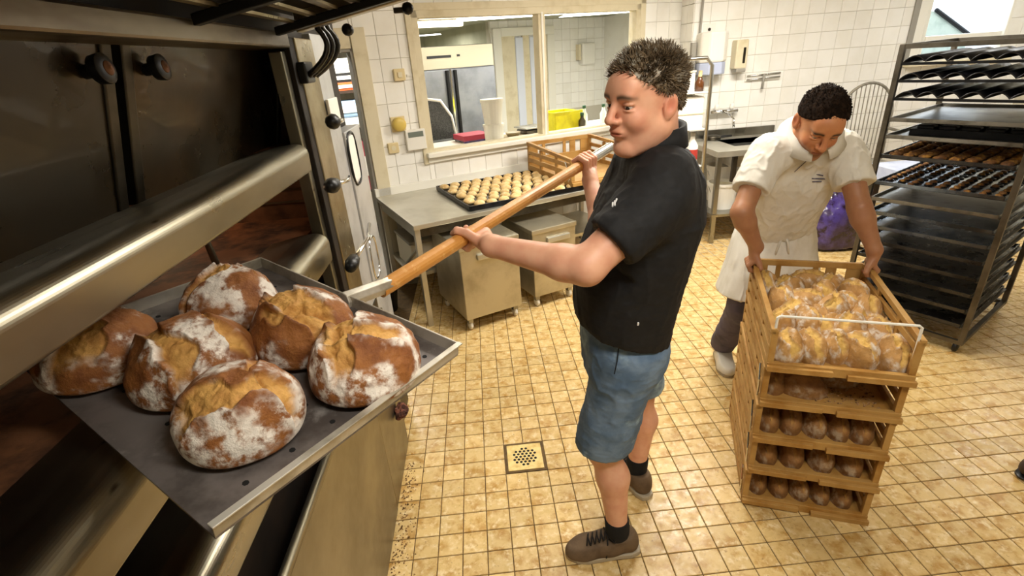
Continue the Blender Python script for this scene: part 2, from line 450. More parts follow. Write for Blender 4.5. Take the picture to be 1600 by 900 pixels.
# window 2 in the sink wall, daylight beyond
w2 = MB()
a, b, z0, z1 = SW
for (p, q, r, s_) in ((a, a + 0.10, z0, z1), (b - 0.03, b, z0, z1), (a, b, z0, z0 + 0.05), (a, b, z1 - 0.05, z1)):
    w2.lohi((p, SY - 0.01, r), (q, SY + 0.12, s_))
win2 = structure(w2.build('window_2', 'white_paint', bevel=0.006))
MB().lohi((a + 0.10, SY + 0.03, z0), (a + 0.17, SY + 0.10, z1)).build('sash', 'white_paint', win2, bevel=0.006)
MB().lohi((a - 0.05, SY - 0.012, z0 - 0.03), (a + 0.012, SY + 0.0, z1 + 0.03)).build('casing', 'grey_paint', win2, bevel=0.003)
MB().lohi((a - 0.04, SY - 0.09, z0 - 0.03), (b + 0.05, SY + 0.12, z0 + 0.004)).build('window_sill', 'cream_paint', win2, bevel=0.004)
MB().lohi((a + 0.17, SY + 0.02, 1.655), (b - 0.02, SY + 0.10, 1.70)).build('transom', 'white_paint', win2, bevel=0.004)
MB().lohi((a + 0.165, SY + 0.06, z0 + 0.04), (b - 0.02, SY + 0.066, z1 - 0.04)).build('pane', 'glass', win2)
# outside: a lean-to roof and a pale facade
mat('roof_sheet', '#a9b5ad', 0.5, var=('#93a199', 9, 0.4, 0.7))
mat('facade', '#eef2f7', 0.9, var=('#b4c6dc', 2.2, 0.58, 0.72))
sh = thing('shed_roof', 'grey-green sloping lean-to roof with a dark edge outside the window', 'roof', (5.6, 6.6, 0))
P0 = px_y(1462, 18, 6.5); P1 = px_y(1512, 56, 6.5)
MB().prism([(P0[0] - 0.9, 0.0), (P1[0] + 0.1, 0.0), (P1[0], P1[2]), (P0[0], P0[2]), (P0[0] - 0.9, P0[2] + 0.1)], (0, 6.5, 0), (1, 0, 0), (0, 0, 1), (0, 1.2, 0)).build('cladding', 'roof_sheet', sh)
MB().tube([P0 + np.array([-0.02, -0.02, 0.02]), P1 + np.array([0.0, -0.02, 0.01])], 0.022, 6).build('edge_strip', 'black_metal', sh)
mat('blue_sky_glass', '#9db4cc', 0.2)
fc = thing('neighbour_house', 'pale house across the yard seen through the window', 'building', (8, 14, 0))
MB().lohi((2.5, 14, 0), (18, 15, 1.95)).build('wall', 'facade', fc)
MB().lohi((10.2, 13.94, 1.3), (11.3, 14, 1.7)).build('window', 'blue_sky_glass', fc)

# ================================================================== room beyond the window, passage behind the door
structure(wbox(MB(), 2.80, 6.0, 3.5, 3.6, 0, 2.5).build('wall_beyond', 'wall_grout'))
mat('olive_wall', '#b3b29c', 0.8, var=('#a3a28c', 2, 0.4, 0.7))
structure(wbox(MB(), 0.3, 3.0, 6.5, 6.6, 0, 2.5).build('wall_beyond_far', 'olive_wall'))
structure(wbox(MB(), 2.80, 2.88, 3.6, 6.5, 0, 2.5).build('wall_beyond_side', 'olive_wall'))
structure(wbox(MB(), -2.2, 0.3, 3.5, 3.6, 0, 2.5).build('wall_passage_end', 'plaster'))
wb = bpy.data.objects['wall_beyond']
lay_tiles(wb, 'wall_tile', 'wall_tile', W(0, 3.5, 0), WU, (0, 0, 1), -WN, [(2.82, 5.0, 0.9, 2.30)], 0.165, (0, 0), 230, 0.006)
structure(wbox(MB(), 0.29, 0.37, 0.12, 6.5, 0, 2.5).build('wall_partition', 'plaster'))
structure(wbox(MB(), 5.0, 5.1, 0.12, 3.5, 0, 2.5).build('wall_beyond_right', 'wall_tile'))
structure(wbox(MB(), -2.3, -2.2, -1.0, 3.6, 0, 2.75).build('wall_passage', 'plaster'))
structure(wbox(MB(), -2.3, 5.1, 0.12, 6.6, 2.30, 2.40).build('ceiling_beyond', 'olive_wall'))
# ================================================================== deck oven
mat('oven_glass', '#2b2418', 0.30, 0.0, var=('#45341f', 3, 0.4, 0.75), coat=0.15, rough_var=0.12)
mat('oven_steel', '#a8a28f', 0.33, 1.0, var=[('#8b8573', 3, 0.35, 0.7)], spots=('#3a2a18', 26, 0.71, 0.78), stretch=(1, 0.35, 1), rough_var=0.08)
mat('oven_fascia', '#8d8474', 0.4, 1.0, var=[('#55483a', 5, 0.35, 0.7)], stretch=(1, 0.3, 1), rough_var=0.1)
mat('oven_dark', '#1c1712', 0.6, 0.3, var=('#2c2118', 6, 0.4, 0.7))
mat('oven_stone', '#8a5a38', 0.8, 0.0, var=[('#3a2213', 7, 0.4, 0.65), ('#8a5a33', 18, 0.55, 0.75)], bump=(0.3, 40, 0.004))
mat('oven_wall', '#7a5236', 0.55, 0.2, var=('#3a2416', 5, 0.4, 0.7))
mat('oven_panel', '#938b75', 0.36, 1.0, var=[('#7b735e', 2.5, 0.35, 0.7)], rough_var=0.08)
mat('panel_grey', '#c3c3c2', 0.42, 0.5, var=('#a9a9a8', 5, 0.4, 0.7))
mat('hose_black', '#17130f', 0.25, spec=0.7)
XF = -0.55; YE = 1.715; YC = 2.02
oven = thing('deck_oven', 'tall stainless deck oven with glass doors and open baking chambers', 'oven', (-1.2, 0.6, 0))
Y0 = -0.55
ob = MB()
ob.lohi((-1.95, Y0, 0.0), (-1.80, 2.5, 2.05))
ob.lohi((-1.80, YC + 0.06, 0.0), (XF - 0.055, 2.5, 1.90))
ob.lohi((-1.80, Y0, 1.90), (XF - 0.03, 2.5, 2.05))
ob.lohi((-1.80, Y0, 0.0), (XF - 0.03, YC + 0.06, 0.86))
ob.build('body', 'oven_dark', oven)
# chamber floors and ceilings
for zf, zc in ((0.93, 1.10), (1.26, 1.47), (1.565, 1.87)):
    MB().lohi((-1.80, Y0, zf - 0.05), (XF - 0.10, YC + 0.05, zf)).build('chamber_floor', 'oven_stone', oven)
    MB().lohi((-1.80, Y0, zc), (XF - 0.09, YC + 0.05, zc + 0.035)).build('chamber_ceiling', 'oven_wall', oven)
for z0, z1 in ((0.86, 1.14), (1.14, 1.5), (1.5, 1.9)):
    MB().lohi((-1.80, YC + 0.02, z0), (XF - 0.065, YC + 0.06, z1)).build('chamber_wall', 'oven_wall', oven)
# thin pipe in the open chamber
MB().tube([(-0.80, -0.3, 1.475), (-0.80, 1.30, 1.475), (-0.80, 1.42, 1.44), (-0.80, 1.44, 1.30)], 0.010, 8).build('steam_pipe', 'oven_steel', oven, smooth=True)
for k in range(3):
    MB().tube([(-1.0, YC + 0.01, 1.33 + 0.05 * k), (-0.66, YC + 0.01, 1.33 + 0.05 * k)], 0.006, 6).build('wall_rib', 'oven_steel', oven)
# rounded rails
def rail(zb, zt, xb=-0.75, y1=YE):
    h = zt - zb; r = h * 0.36; pts = [(xb, zb + 0.012), (XF - 0.012, zb), (XF - 0.003, zb + 0.006)]
    for k in range(17):
        a = math.radians(0 + 95 * k / 16); pts.append((XF - r * 1.2 + r * 1.2 * math.cos(a), zt - r + r * math.sin(a)))
    pts += [(XF - 0.09, zt - 0.004), (xb, zt - 0.026)]
    return MB().prism(pts, (0, Y0, 0), (1, 0, 0), (0, 0, 1), (0, y1 - Y0, 0)).build('rail', 'oven_steel', oven, bevel=0.003)
rail(1.497, 1.590); rail(1.180, 1.288); rail(0.895, 1.004)
# lower front: stainless panel, its bright folded top edge, the end strip and the plinth gap
MB().lohi((-0.53, Y0, 0.015), (-0.50, 1.655, 0.795)).build('lower_panel', 'oven_panel', oven, bevel=0.004)
MB().tube([(-0.512, Y0, 0.797), (-0.512, 1.655, 0.797)], 0.013, 10).build('panel_edge', 'oven_steel', oven, smooth=True)
MB().lohi((-0.53, 1.665, 0.012), (-0.503, 2.09, 0.80)).build('end_panel', 'oven_panel', oven, bevel=0.003)
MB().lohi((-0.60, 2.09, 0.0), (-0.55, 2.48, 0.80)).build('end_plinth', 'steel_dark', oven)
MB().lohi((-0.56, 1.652, 0.0), (-0.515, 1.668, 0.80)).build('panel_seam', 'black_metal', oven)
# glass doors of the top chamber, closed
gx = lambda z: -0.662 - 0.082 * (1.872 - z) / 0.31
def gbox(ya, yb, z0, z1, d0, d1): return MB().prism([(gx(z0) - d0, z0), (gx(z0) + d1, z0), (gx(z1) + d1, z1), (gx(z1) - d0, z1)], (0, ya, 0), (1, 0, 0), (0, 0, 1), (0, yb - ya, 0))
for (ya, yb, nm) in ((-0.5, 1.085, 'left'), (1.115, YC - 0.015, 'right')):
    d = gbox(ya, yb, 1.562, 1.872, 0.02, 0.0).build('glass_door', 'oven_glass', oven, bevel=0.003)
    for yy in ((yb - 0.016,) if nm == 'left' else (ya + 0.014, yb - 0.012)):
        gbox(yy - 0.015, yy + 0.015, 1.562, 1.872, 0.025, 0.006).build('door_stile', 'steel_dark', d, bevel=0.003)
    for yy in ((1.01,) if nm == 'left' else (1.19, 1.86)):
        MB().lathe([(0.012, 0), (0.012, 0.02), (0.024, 0.022), (0.026, 0.04), (0.014, 0.044)], (gx(1.824), yy, 1.824), (1, 0, 0.1), 16).build('knob', 'black_plastic', d, smooth=True, bevel=0.001)
        MB().lathe([(0.013, 0), (0.011, 0.003), (0.004, 0.0032), (0.003, 0.006)], (gx(1.824) + 0.043, yy, 1.828), (1, 0, 0.1), 14).build('knob_cap', 'oven_wall', d, smooth=True)
MB().lohi((-0.66, Y0, 1.868), (XF, 1.775, 1.912)).build('fascia', 'oven_fascia', oven, bevel=0.006)
# control column at the far end
MB().lohi((XF - 0.07, 1.775, 0.80), (XF - 0.005, 1.83, 1.90)).build('column_edge', 'oven_dark', oven, bevel=0.003)
MB().lohi((XF - 0.06, 1.735, 0.80), (XF - 0.02, 1.775, 1.86)).build('column_edge', 'oven_steel', oven, bevel=0.003)
MB().lohi((XF - 0.06, 1.83, 0.45), (XF, 2.02, 1.90)).build('column_cover', 'steel_warm', oven, bevel=0.004)
MB().lohi((XF - 0.06, 2.025, 0.45), (XF - 0.004, 2.20, 1.92)).build('column_cover', 'panel_grey', oven, bevel=0.004)
MB().lohi((XF - 0.06, 2.205, 0.45), (XF + 0.004, 2.50, 1.56)).build('column_cover', 'panel_grey', oven, bevel=0.004)
def oval(yc, zc, hy, hz, x, w):
    pts = []
    for k in range(28):
        a = 2 * math.pi * k / 28; cy_ = math.cos(a); cz_ = math.sin(a)
        pts.append((x, yc + hy * np.sign(cy_) * abs(cy_) ** 0.7, zc + hz * np.sign(cz_) * abs(cz_) ** 0.6))
    return MB().tube(pts, w, 6, closed=True)
ov = oval(2.28, 1.44, 0.075, 0.11, XF + 0.006, 0.006).build('gauge_ring', 'black_plastic', oven, smooth=True)
MB().lohi((XF, 2.215, 1.345), (XF + 0.007, 2.345, 1.535)).build('gauge_plate', 'white_plastic', ov, bevel=0.02)
oval(2.30, 0.97, 0.07, 0.10, XF + 0.006, 0.006).build('gauge_ring', 'chrome', oven, smooth=True)
for (yy, zz) in ((1.93, 1.735), (1.93, 1.56), (1.91, 1.25), (1.91, 0.95), (2.40, 1.30), (2.40, 1.26), (2.42, 1.05)):
    MB().lathe([(0.010, 0), (0.010, 0.004), (0.006, 0.007)], (XF, yy, zz), (1, 0, 0), 8).build('rivet', 'steel_dark', oven)
MB().lohi((XF, 2.03, 1.60), (XF + 0.012, 2.17, 1.70)).build('switch_plate', 'white_plastic', oven, bevel=0.004)
# lever handles with black grips
def lever(b, tip, knob_r):
    b = np.array(b, float); tip = np.array(tip, float)
    h = MB().lathe([(0.028, 0), (0.028, 0.02), (0.018, 0.024), (0.018, 0.05)], b - np.array([b[0] - XF, 0, 0]), (1, 0, 0), 14).build('lever_hub', 'black_plastic', oven, smooth=True, bevel=0.002)
    MB().tube([b, b + (tip - b) * 0.4 + np.array([0.02, 0, 0]), tip], 0.008, 8).build('lever_arm', 'chrome', h, smooth=True)
    u = unit(tip - b)
    MB().lathe([(0.010, -0.05), (0.022, -0.04), (0.026, 0.0), (0.020, 0.035), (0.006, 0.042)], tip, u, 12).build('lever_grip', 'black_plastic', h, smooth=True)
    MB().lathe([(0.004, -knob_r), (knob_r * 0.7, -knob_r * 0.7), (knob_r, 0), (knob_r * 0.7, knob_r * 0.7), (0.004, knob_r)], b + np.array([0.02, 0, 0]), (1, 0, 0), 14).build('lever_knob', 'black_plastic', h, smooth=True)
lever(px_x(545, 277, -0.50), px_x(519, 290, -0.49), 0.030)
lever(px_x(577, 350, -0.50), px_x(550, 412, -0.49), 0.030)
lever(px_x(530, 188, -0.51), px_x(520, 190, -0.48), 0.018)
MB().lathe([(0.02, 0), (0.02, 0.03), (0.012, 0.035)], px_x(596, 437, -0.55), (1, 0, 0), 12).build('bolt', 'black_metal', oven, smooth=True)
# black hoses from the hood down into the column
hs0 = px_x(480, 112, -0.54)
MB().lohi(hs0 - np.array([0.02, 0.05, 0.035]), hs0 + np.array([0.012, 0.04, 0.03])).build('hose_socket', 'black_plastic', oven, bevel=0.006)
for k, off in enumerate((0.0, 0.02, 0.04)):
    a = px_x(497 + 8 * k, 46, -0.47); m1 = px_x(506 + 10 * k, 78, -0.455); b = px_x(482 + 6 * k, 118, -0.53)
    pts = [a + np.array([-0.01, 0, 0.04])] + [(1 - t) ** 2 * a + 2 * t * (1 - t) * (m1 + np.array([0.04, 0.05, 0])) + t * t * b for t in np.linspace(0, 1, 9)]
    MB().tube(pts, 0.0095, 8).build('hose', 'hose_black', oven, smooth=True)
# the chamber lamp that lights the open deck from inside
_l = bpy.data.lights.new('oven_lamp_light', 'POINT'); _l.energy = 3.0; _l.color = (1.0, 0.66, 0.38); _l.shadow_soft_size = 0.04
_lo = bpy.data.objects.new('oven_lamp_light', _l); COL.objects.link(_lo); _lo.location = (-1.25, 1.86, 1.42)
MB().lathe([(0.03, 0), (0.03, 0.012), (0.02, 0.02)], (-1.25, YC + 0.018, 1.42), (0, -1, 0), 12).build('oven_lamp', 'lamp_emit', oven, smooth=True)
# extraction canopy: end plate, cross bars, louvre slats, outer lip
cn = thing('extraction_canopy', 'stainless extraction canopy with louvre slats sloping out above the oven', 'hood', (-0.3, 0.8, 1.9))
def can(x): return 1.912 + (x - XF) * 0.20       # underside height
P = lambda x, dz: (x, can(x) + dz)
MB().prism([P(XF, 0.05), P(-0.03, 0.05), P(-0.03, 0.10), P(XF, 0.16)], (0, Y0, 0), (1, 0, 0), (0, 0, 1), (0, 1.86 - Y0, 0)).build('top_sheet', 'oven_dark', cn)
MB().prism([P(XF + 0.02, -0.005), P(-0.04, -0.005), P(-0.04, 0.09), P(XF + 0.02, 0.09)], (0, 1.80, 0), (1, 0, 0), (0, 0, 1), (0, 0.05, 0)).build('end_plate', 'steel_warm', cn, bevel=0.003)
MB().prism([P(-0.07, -0.012), P(-0.03, -0.012), P(-0.03, 0.12), P(-0.07, 0.12)], (0, Y0, 0), (1, 0, 0), (0, 0, 1), (0, 1.86 - Y0, 0)).build('outer_lip', 'steel_dark', cn, bevel=0.003)
for k in range(7):
    x0 = XF + 0.03 + k * 0.064
    MB().prism([P(x0, 0.012), P(x0 + 0.034, 0.002), P(x0 + 0.036, 0.008), P(x0 + 0.002, 0.020)], (0, Y0, 0), (1, 0, 0), (0, 0, 1), (0, 1.80 - Y0, 0)).build('slat', 'steel_warm', cn)
for yy in (0.35, 1.19, 1.66):
    MB().prism([P(XF + 0.005, -0.016), P(-0.05, -0.016), P(-0.05, 0.006), P(XF + 0.005, 0.006)], (0, yy - 0.014, 0), (1, 0, 0), (0, 0, 1), (0, 0.028, 0)).build('cross_bar', 'black_metal', cn, bevel=0.003)
for (u, v) in ((545, 47), (638, 14)):
    q = px_y(u, v, 1.80)
    MB().lathe([(0.016, 0), (0.018, 0.02), (0.012, 0.03)], q, (0, -1, 0), 12).build('bolt', 'black_plastic', cn, smooth=True)
MB().lohi(px_y(628, 16, 1.80) - np.array([0.025, 0.012, 0.008]), px_y(628, 16, 1.80) + np.array([0.025, 0.003, 0.008])).build('catch', 'steel_dark', cn, bevel=0.003)

# burnt crust lump at the foot of the oven, crumbs along the plinth
mat('burnt_crumb', '#3a1d12', 0.9, var=('#7a4a3a', 30, 0.45, 0.6))
mat('crumb', '#a8845a', 0.9, var=('#5a4028', 60, 0.45, 0.6), objrand=0.3)
def blob_mesh(r, seed, n=10, amp=0.3, sq=(1, 1, 1)):
    vs = []; fs = []
    m = n + 2
    for i in range(m + 1):
        th = math.pi * i / m
        for j in range(2 * n):
            ph = math.pi * j / n; vs.append((math.sin(th) * math.cos(ph), math.sin(th) * math.sin(ph), math.cos(th)))
    for i in range(m):
        for j in range(2 * n):
            k = (j + 1) % (2 * n); fs.append((i * 2 * n + j, (i + 1) * 2 * n + j, (i + 1) * 2 * n + k, i * 2 * n + k))
    V = np.array(vs); V = V * (1 + amp * fbm(V, 1.7, seed)[:, None]) * np.array(sq) * r
    return V, fs
V, fs = blob_mesh(0.045, 5, 12, 0.6, (0.8, 1, 0.7)); bc = px_x(627, 642, -0.475)
lump = make('crust_lump', V + bc, fs, 'burnt_crumb', oven, smooth=False); lump.parent = oven
cr = MB()
for k in range(420):
    yy = random.uniform(0.9, 1.95); xx = -0.495 + abs(random.gauss(0, 0.035)); s = random.uniform(0.002, 0.006)
    cr.add([(xx + s * a, yy + s * b, s * c) for a, b, c in ((1, 0, 0.2), (-0.6, 0.8, 0), (-0.6, -0.8, 0.1), (0, 0, 1.3))], [(0, 1, 3), (1, 2, 3), (2, 0, 3), (0, 2, 1)])
o = cr.build('floor_crumbs', 'crumb'); tag(o, 'scattering of bread crumbs on the tiles along the foot of the oven', 'crumbs'); o['kind'] = 'stuff'
cr = MB()

# ================================================================== bread peel with the six big loaves
PC = np.array([-0.472, 0.848, 1.320]); PW, PL = 0.623, 0.493
yaw, tx, ty = math.radians(36.26), math.radians(-1.54), math.radians(8.03)
PA = np.array([math.sin(yaw) * math.cos(tx), math.cos(yaw) * math.cos(tx), math.sin(tx)])
_b0 = np.array([-math.cos(yaw), math.sin(yaw), 0]); _n = np.cross(PA, _b0)
if _n[2] < 0: _n = -_n
PB = unit(_b0 * math.cos(ty) + np.cross(PA, _b0) * math.sin(ty)); PN = np.cross(PA, PB)
if PN[2] < 0: PN = -PN
def PT(a, b, n=0): return PC + PA * a + PB * b + PN * n     # a along the handle, b towards the oven
PR = np.stack([PA, PB, PN], axis=1)
mat('peel_plate', '#7f7874', 0.42, 0.45, var=[('#544d49', 7, 0.4, 0.62), ('#9a9590', 14, 0.55, 0.75)], spots=('#17130f', 3.2, 0.60, 0.66), rough_var=0.12)
mat('peel_rim', '#cfcabd', 0.38, 0.55, var=('#978f7c', 8, 0.4, 0.7))
mat('wood_pole', '#cb8f46', 0.45, var=[('#bd7e38', 10, 0.4, 0.65), ('#d7a462', 60, 0.55, 0.7)], coat=0.1)
peel = thing('bread_peel', 'steel bread peel with a long wooden pole carrying six loaves out of the oven', 'peel', PC)
MB().box(PT(0, 0, -0.002), (PL, PW, 0.004), PR).build('plate', 'peel_plate', peel)
MB().box(PT(0, -PW / 2 + 0.002, 0.011), (PL, 0.004, 0.030), PR).build('rim', 'peel_rim', peel, bevel=0.001)
MB().box(PT(0, -PW / 2 - 0.003, 0.0255), (PL + 0.006, 0.012, 0.003), PR).build('rim_fold', 'peel_rim', peel, bevel=0.001)
MB().box(PT(PL / 2, 0, 0.011), (0.004, PW, 0.030), PR).build('rim', 'peel_rim', peel, bevel=0.001)
MB().box(PT(0, PW / 2, 0.011), (PL, 0.004, 0.030), PR).build('rim', 'peel_rim', peel, bevel=0.001)
hm = MB()
for i in range(6):
    for j in range(9):
        a = -PL / 2 + 0.07 + i * 0.075; b = -PW / 2 + 0.045 + j * 0.066
        hm.lathe([(0.0048, 0), (0.0048, 0.0006)], PT(a, b, 0.0002), PN, 7)
hp_ = hm.build('hole_pattern', 'drain_hole', peel); hp_['kind'] = 'stuff'
PE0 = px_depth(594, 453, 1.222); PE1 = px_depth(952, 231, 2.10); PD = unit(PE1 - PE0)
PST = PT(PL / 2 - 0.01, 0.005, 0.012)
def pole_at(u):            # point of the pole over picture column u
    lo, hi = -0.3, 2.0
    for _ in range(40):
        m_ = (lo + hi) / 2
        if project(PE0 + PD * m_)[0] < u: lo = m_
        else: hi = m_
    return PE0 + PD * lo
MB().tube([PST, PE0 + PD * 0.03], [0.021, 0.021], 8).build('ferrule', 'peel_rim', peel, bevel=0.002)
pl_end = PE1
MB().tube([PE0, PE0 + (pl_end - PE0) * 0.5, pl_end], [0.021, 0.0205, 0.020], 16).build('pole', 'wood_pole', peel, smooth=False)
MB().tube([pole_at(922), pl_end + PD * 0.01], [0.0206, 0.0206], 16).build('end_sleeve', 'steel_bright', peel)

# loaves
def loaf_material(name, crust, crust2, torn, torn2, flour, flour_amt=1.0, flour_scale=30):
    m = bpy.data.materials.new(name); m.use_nodes = True; nt = m.node_tree; N = nt.nodes; L = nt.links; b = N['Principled BSDF']
    tc = N.new('ShaderNodeTexCoord'); at = N.new('ShaderNodeVertexColor'); at.layer_name = 'mask'
    sp = N.new('ShaderNodeSeparateColor'); L.new(at.outputs['Color'], sp.inputs['Color'])
    def noise(s, d=5):
        n = N.new('ShaderNodeTexNoise'); n.inputs['Scale'].default_value = s; n.inputs['Detail'].default_value = d; n.inputs['Roughness'].default_value = 0.65
        L.new(tc.outputs['Object'], n.inputs['Vector']); return n.outputs['Fac']
    def mr(x, a, c_, lo=0, hi=1):
        r = N.new('ShaderNodeMapRange'); r.interpolation_type = 'SMOOTHSTEP'; r.inputs['From Min'].default_value = a; r.inputs['From Max'].default_value = c_
        r.inputs['To Min'].default_value = lo; r.inputs['To Max'].default_value = hi
        L.new(x, r.inputs['Value']); return r.outputs['Result']
    def mul(x, y):
        n = N.new('ShaderNodeMath'); n.operation = 'MULTIPLY'; L.new(x, n.inputs[0])
        if isinstance(y, float): n.inputs[1].default_value = y
        else: L.new(y, n.inputs[1])
        return n.outputs[0]
    def mix(f_, a, c_):
        x = N.new('ShaderNodeMix'); x.data_type = 'RGBA'; L.new(f_, x.inputs['Factor'])
        for key, v in (('A', a), ('B', c_)):
            if isinstance(v, str): x.inputs[key].default_value = (*rgb(v), 1)
            else: L.new(v, x.inputs[key])
        return x.outputs['Result']
    c1 = mix(mr(noise(18), 0.38, 0.66), crust, crust2)
    c2 = mix(mr(noise(26), 0.36, 0.66), torn, torn2)
    c = mix(sp.outputs['Red'], c1, c2)
    c = mix(sp.outputs['Blue'], c, '#3a1d0e')
    fl = mul(mul(sp.outputs['Green'], mr(noise(flour_scale, 8), 0.40, 0.56)), float(flour_amt))
    c = mix(fl, c, flour)
    L.new(c, b.inputs['Base Color'])
    b.inputs['Roughness'].default_value = 0.62; b.inputs['Specular IOR Level'].default_value = 0.35
    bp = N.new('ShaderNodeBump'); bp.inputs['Strength'].default_value = 0.75; bp.inputs['Distance'].default_value = 0.005
    L.new(noise(95, 8), bp.inputs['Height']); L.new(bp.outputs['Normal'], b.inputs['Normal'])
    MATS[name] = m; return m
loaf_material('loaf_big', '#97602f', '#784521', '#d0a057', '#b37f40', '#f0e8dc', 0.95, 32)
loaf_material('loaf_roll', '#c2955a', '#a67c46', '#ddb86a', '#c49a4e', '#e4dccf', 0.85, 30)
loaf_material('loaf_dark', '#94693a', '#79502a', '#b98c4a', '#9a6d36', '#cdbb9c', 0.5, 30)

def loaf_mesh(rx, ry, h, seed, cracks, nu=84, nv=56, lump=0.06, flour_bias=0.0, crackw=0.2):
    """free-standing loaf: flat base at z=0, torn open along cracks; returns verts, faces, masks"""
    th = np.linspace(0, math.pi, nv + 1); ph = np.linspace(0, 2 * math.pi, nu, endpoint=False)
    T, Ph = np.meshgrid(th, ph, indexing='ij'); d = np.stack([np.sin(T) * np.cos(Ph), np.sin(T) * np.sin(Ph), np.cos(T)], -1).reshape(-1, 3)
    q = d.copy(); rad = np.linalg.norm(q[:, :2], axis=1)
    z = np.where(d[:, 2] > 0, np.abs(d[:, 2]) ** 0.9, -0.30 * np.abs(d[:, 2]) ** 0.45)
    P = np.stack([q[:, 0], q[:, 1], z], 1)
    P[:, :2] *= (1 + 0.05 * np.clip(0.4 - np.abs(z), 0, 1))[:, None]
    n1 = fbm(d * 1.0, 1.3, seed, 4); up = sstep(z, -0.1, 0.35)
    disp = lump * n1 * (0.4 + 0.6 * up) + lump * 0.35 * fbm(d, 4.5, seed + 3, 3) * up
    torn = np.zeros(len(d)); dark = np.zeros(len(d))
    for (al, off, wd, ln, ear) in cracks:
        ca, sa = math.cos(al), math.sin(al)
        a = d[:, 0] * ca + d[:, 1] * sa; s = -d[:, 0] * sa + d[:, 1] * ca
        wob = 0.16 * vnoise(np.stack([a, a * 0 + seed, a * 0], 1), 2.6, seed + 7) + 0.05 * vnoise(np.stack([a, a * 0 + seed, a * 0], 1), 8.0, seed + 9)
        qd = s - off - wob; ww = wd * (0.65 + 0.5 * vnoise(np.stack([a, a * 0, a * 0 + seed], 1), 2.0, seed + 11))
        ww = np.maximum(ww, 0.05); fade = (1 - sstep(np.abs(a), ln - 0.18, ln)) * up
        inn = (1 - sstep(np.abs(qd), ww - 0.03, ww + 0.005)) * fade
        disp += -0.075 * inn + inn * 0.10 * fbm(d * np.array([1, 1, 1]), 5, seed + 21, 5)
        lip = np.where(qd > 0, np.exp(-np.clip(qd - ww, 0, 9) / 0.12) * sstep(qd, ww - 0.025, ww + 0.015), 0) * fade
        lip2 = np.where(qd < 0, np.exp(-np.clip(-qd - ww, 0, 9) / 0.12) * sstep(-qd, ww - 0.025, ww + 0.015), 0) * fade
        disp += ear * lip + ear * 0.45 * lip2
        torn = np.maximum(torn, inn); dark = np.maximum(dark, 0.75 * sstep(lip, 0.72, 0.95) * (vnoise(d, 6, seed + 31) > -0.1))
    P = P * (1 + disp)[:, None]
    fl = sstep(fbm(d, 2.4, seed + 40, 4) + flour_bias + 0.25 * (1 - up) , -0.02, 0.32) * (1 - torn) * sstep(z, -0.28, -0.1)
    P *= np.array([rx, ry, h / 1.05]); P[:, 2] -= P[:, 2].min()
    fs = []
    for i in range(nv):
        for j in range(nu):
            k = (j + 1) % nu; fs.append((i * nu + j, (i + 1) * nu + j, (i + 1) * nu + k, i * nu + k))
    return P, fs, {'mask': np.stack([torn, fl, dark], 1)}
def loaf_obj(name, P, fs, cols, m, Rm, t, label, cat, group):
    o = make(name, P, fs, m, None, True, colors=cols)
    M = Matrix([list(r) + [tt] for r, tt in zip(np.array(Rm), t)] + [[0, 0, 0, 1]]); o.matrix_world = M; ORG[o.name] = np.array(t, float)
    return tag(o, label, cat, group)
G = 'big loaves on the peel'
big = [((385, 672), 0.104, 0.100, 0.108, 3, [(2.4, 0.34, 0.30, 0.95, 0.10), (1.0, -0.35, 0.10, 0.5, 0.06)], 0.30, 'big round loaf thick with white flour, at the open front corner of the peel'),
       ((574, 588), 0.118, 0.108, 0.108, 12, [(0.55, 0.30, 0.24, 0.95, 0.13), (2.05, 0.05, 0.22, 0.8, 0.10)], 0.10, 'round loaf burst into a golden cross, beside the bare end of the rim'),
       ((478, 540), 0.112, 0.110, 0.112, 23, [(1.25, 0.10, 0.42, 0.98, 0.12), (2.2, 0.42, 0.16, 0.7, 0.08)], -0.02, 'golden loaf split wide open, below the ferrule of the peel'),
       ((312, 592), 0.116, 0.108, 0.108, 31, [(1.2, 0.34, 0.32, 0.95, 0.12), (1.25, -0.42, 0.24, 0.8, 0.08)], 0.16, 'loaf with two golden tears and a floury white flank, between two others on the peel'),
       ((366, 493), 0.108, 0.102, 0.100, 47, [(0.2, 0.28, 0.26, 0.95, 0.10), (1.9, -0.3, 0.16, 0.6, 0.07)], 0.22, 'reddish loaf with lumpy golden top against the back rim of the peel'),
       ((166, 572), 0.110, 0.104, 0.098, 59, [(0.8, 0.05, 0.40, 0.95, 0.09), (2.3, -0.45, 0.15, 0.7, 0.07)], 0.05, 'darker loaf half under the oven rail at the end of the peel')]
for (uv, rx, ry, h, seed, cr_, fb, lab) in big:
    c = px_plane(uv[0], uv[1], PC, PN)
    Pm, fs, cols = loaf_mesh(rx * 0.86, ry * 0.86, h * 0.86, seed, cr_, 180, 110, 0.09, fb)
    loaf_obj('bread_loaf', Pm, fs, cols, 'loaf_big', PR @ rotz(10), c - PN * 0.002, lab, 'loaf', G)
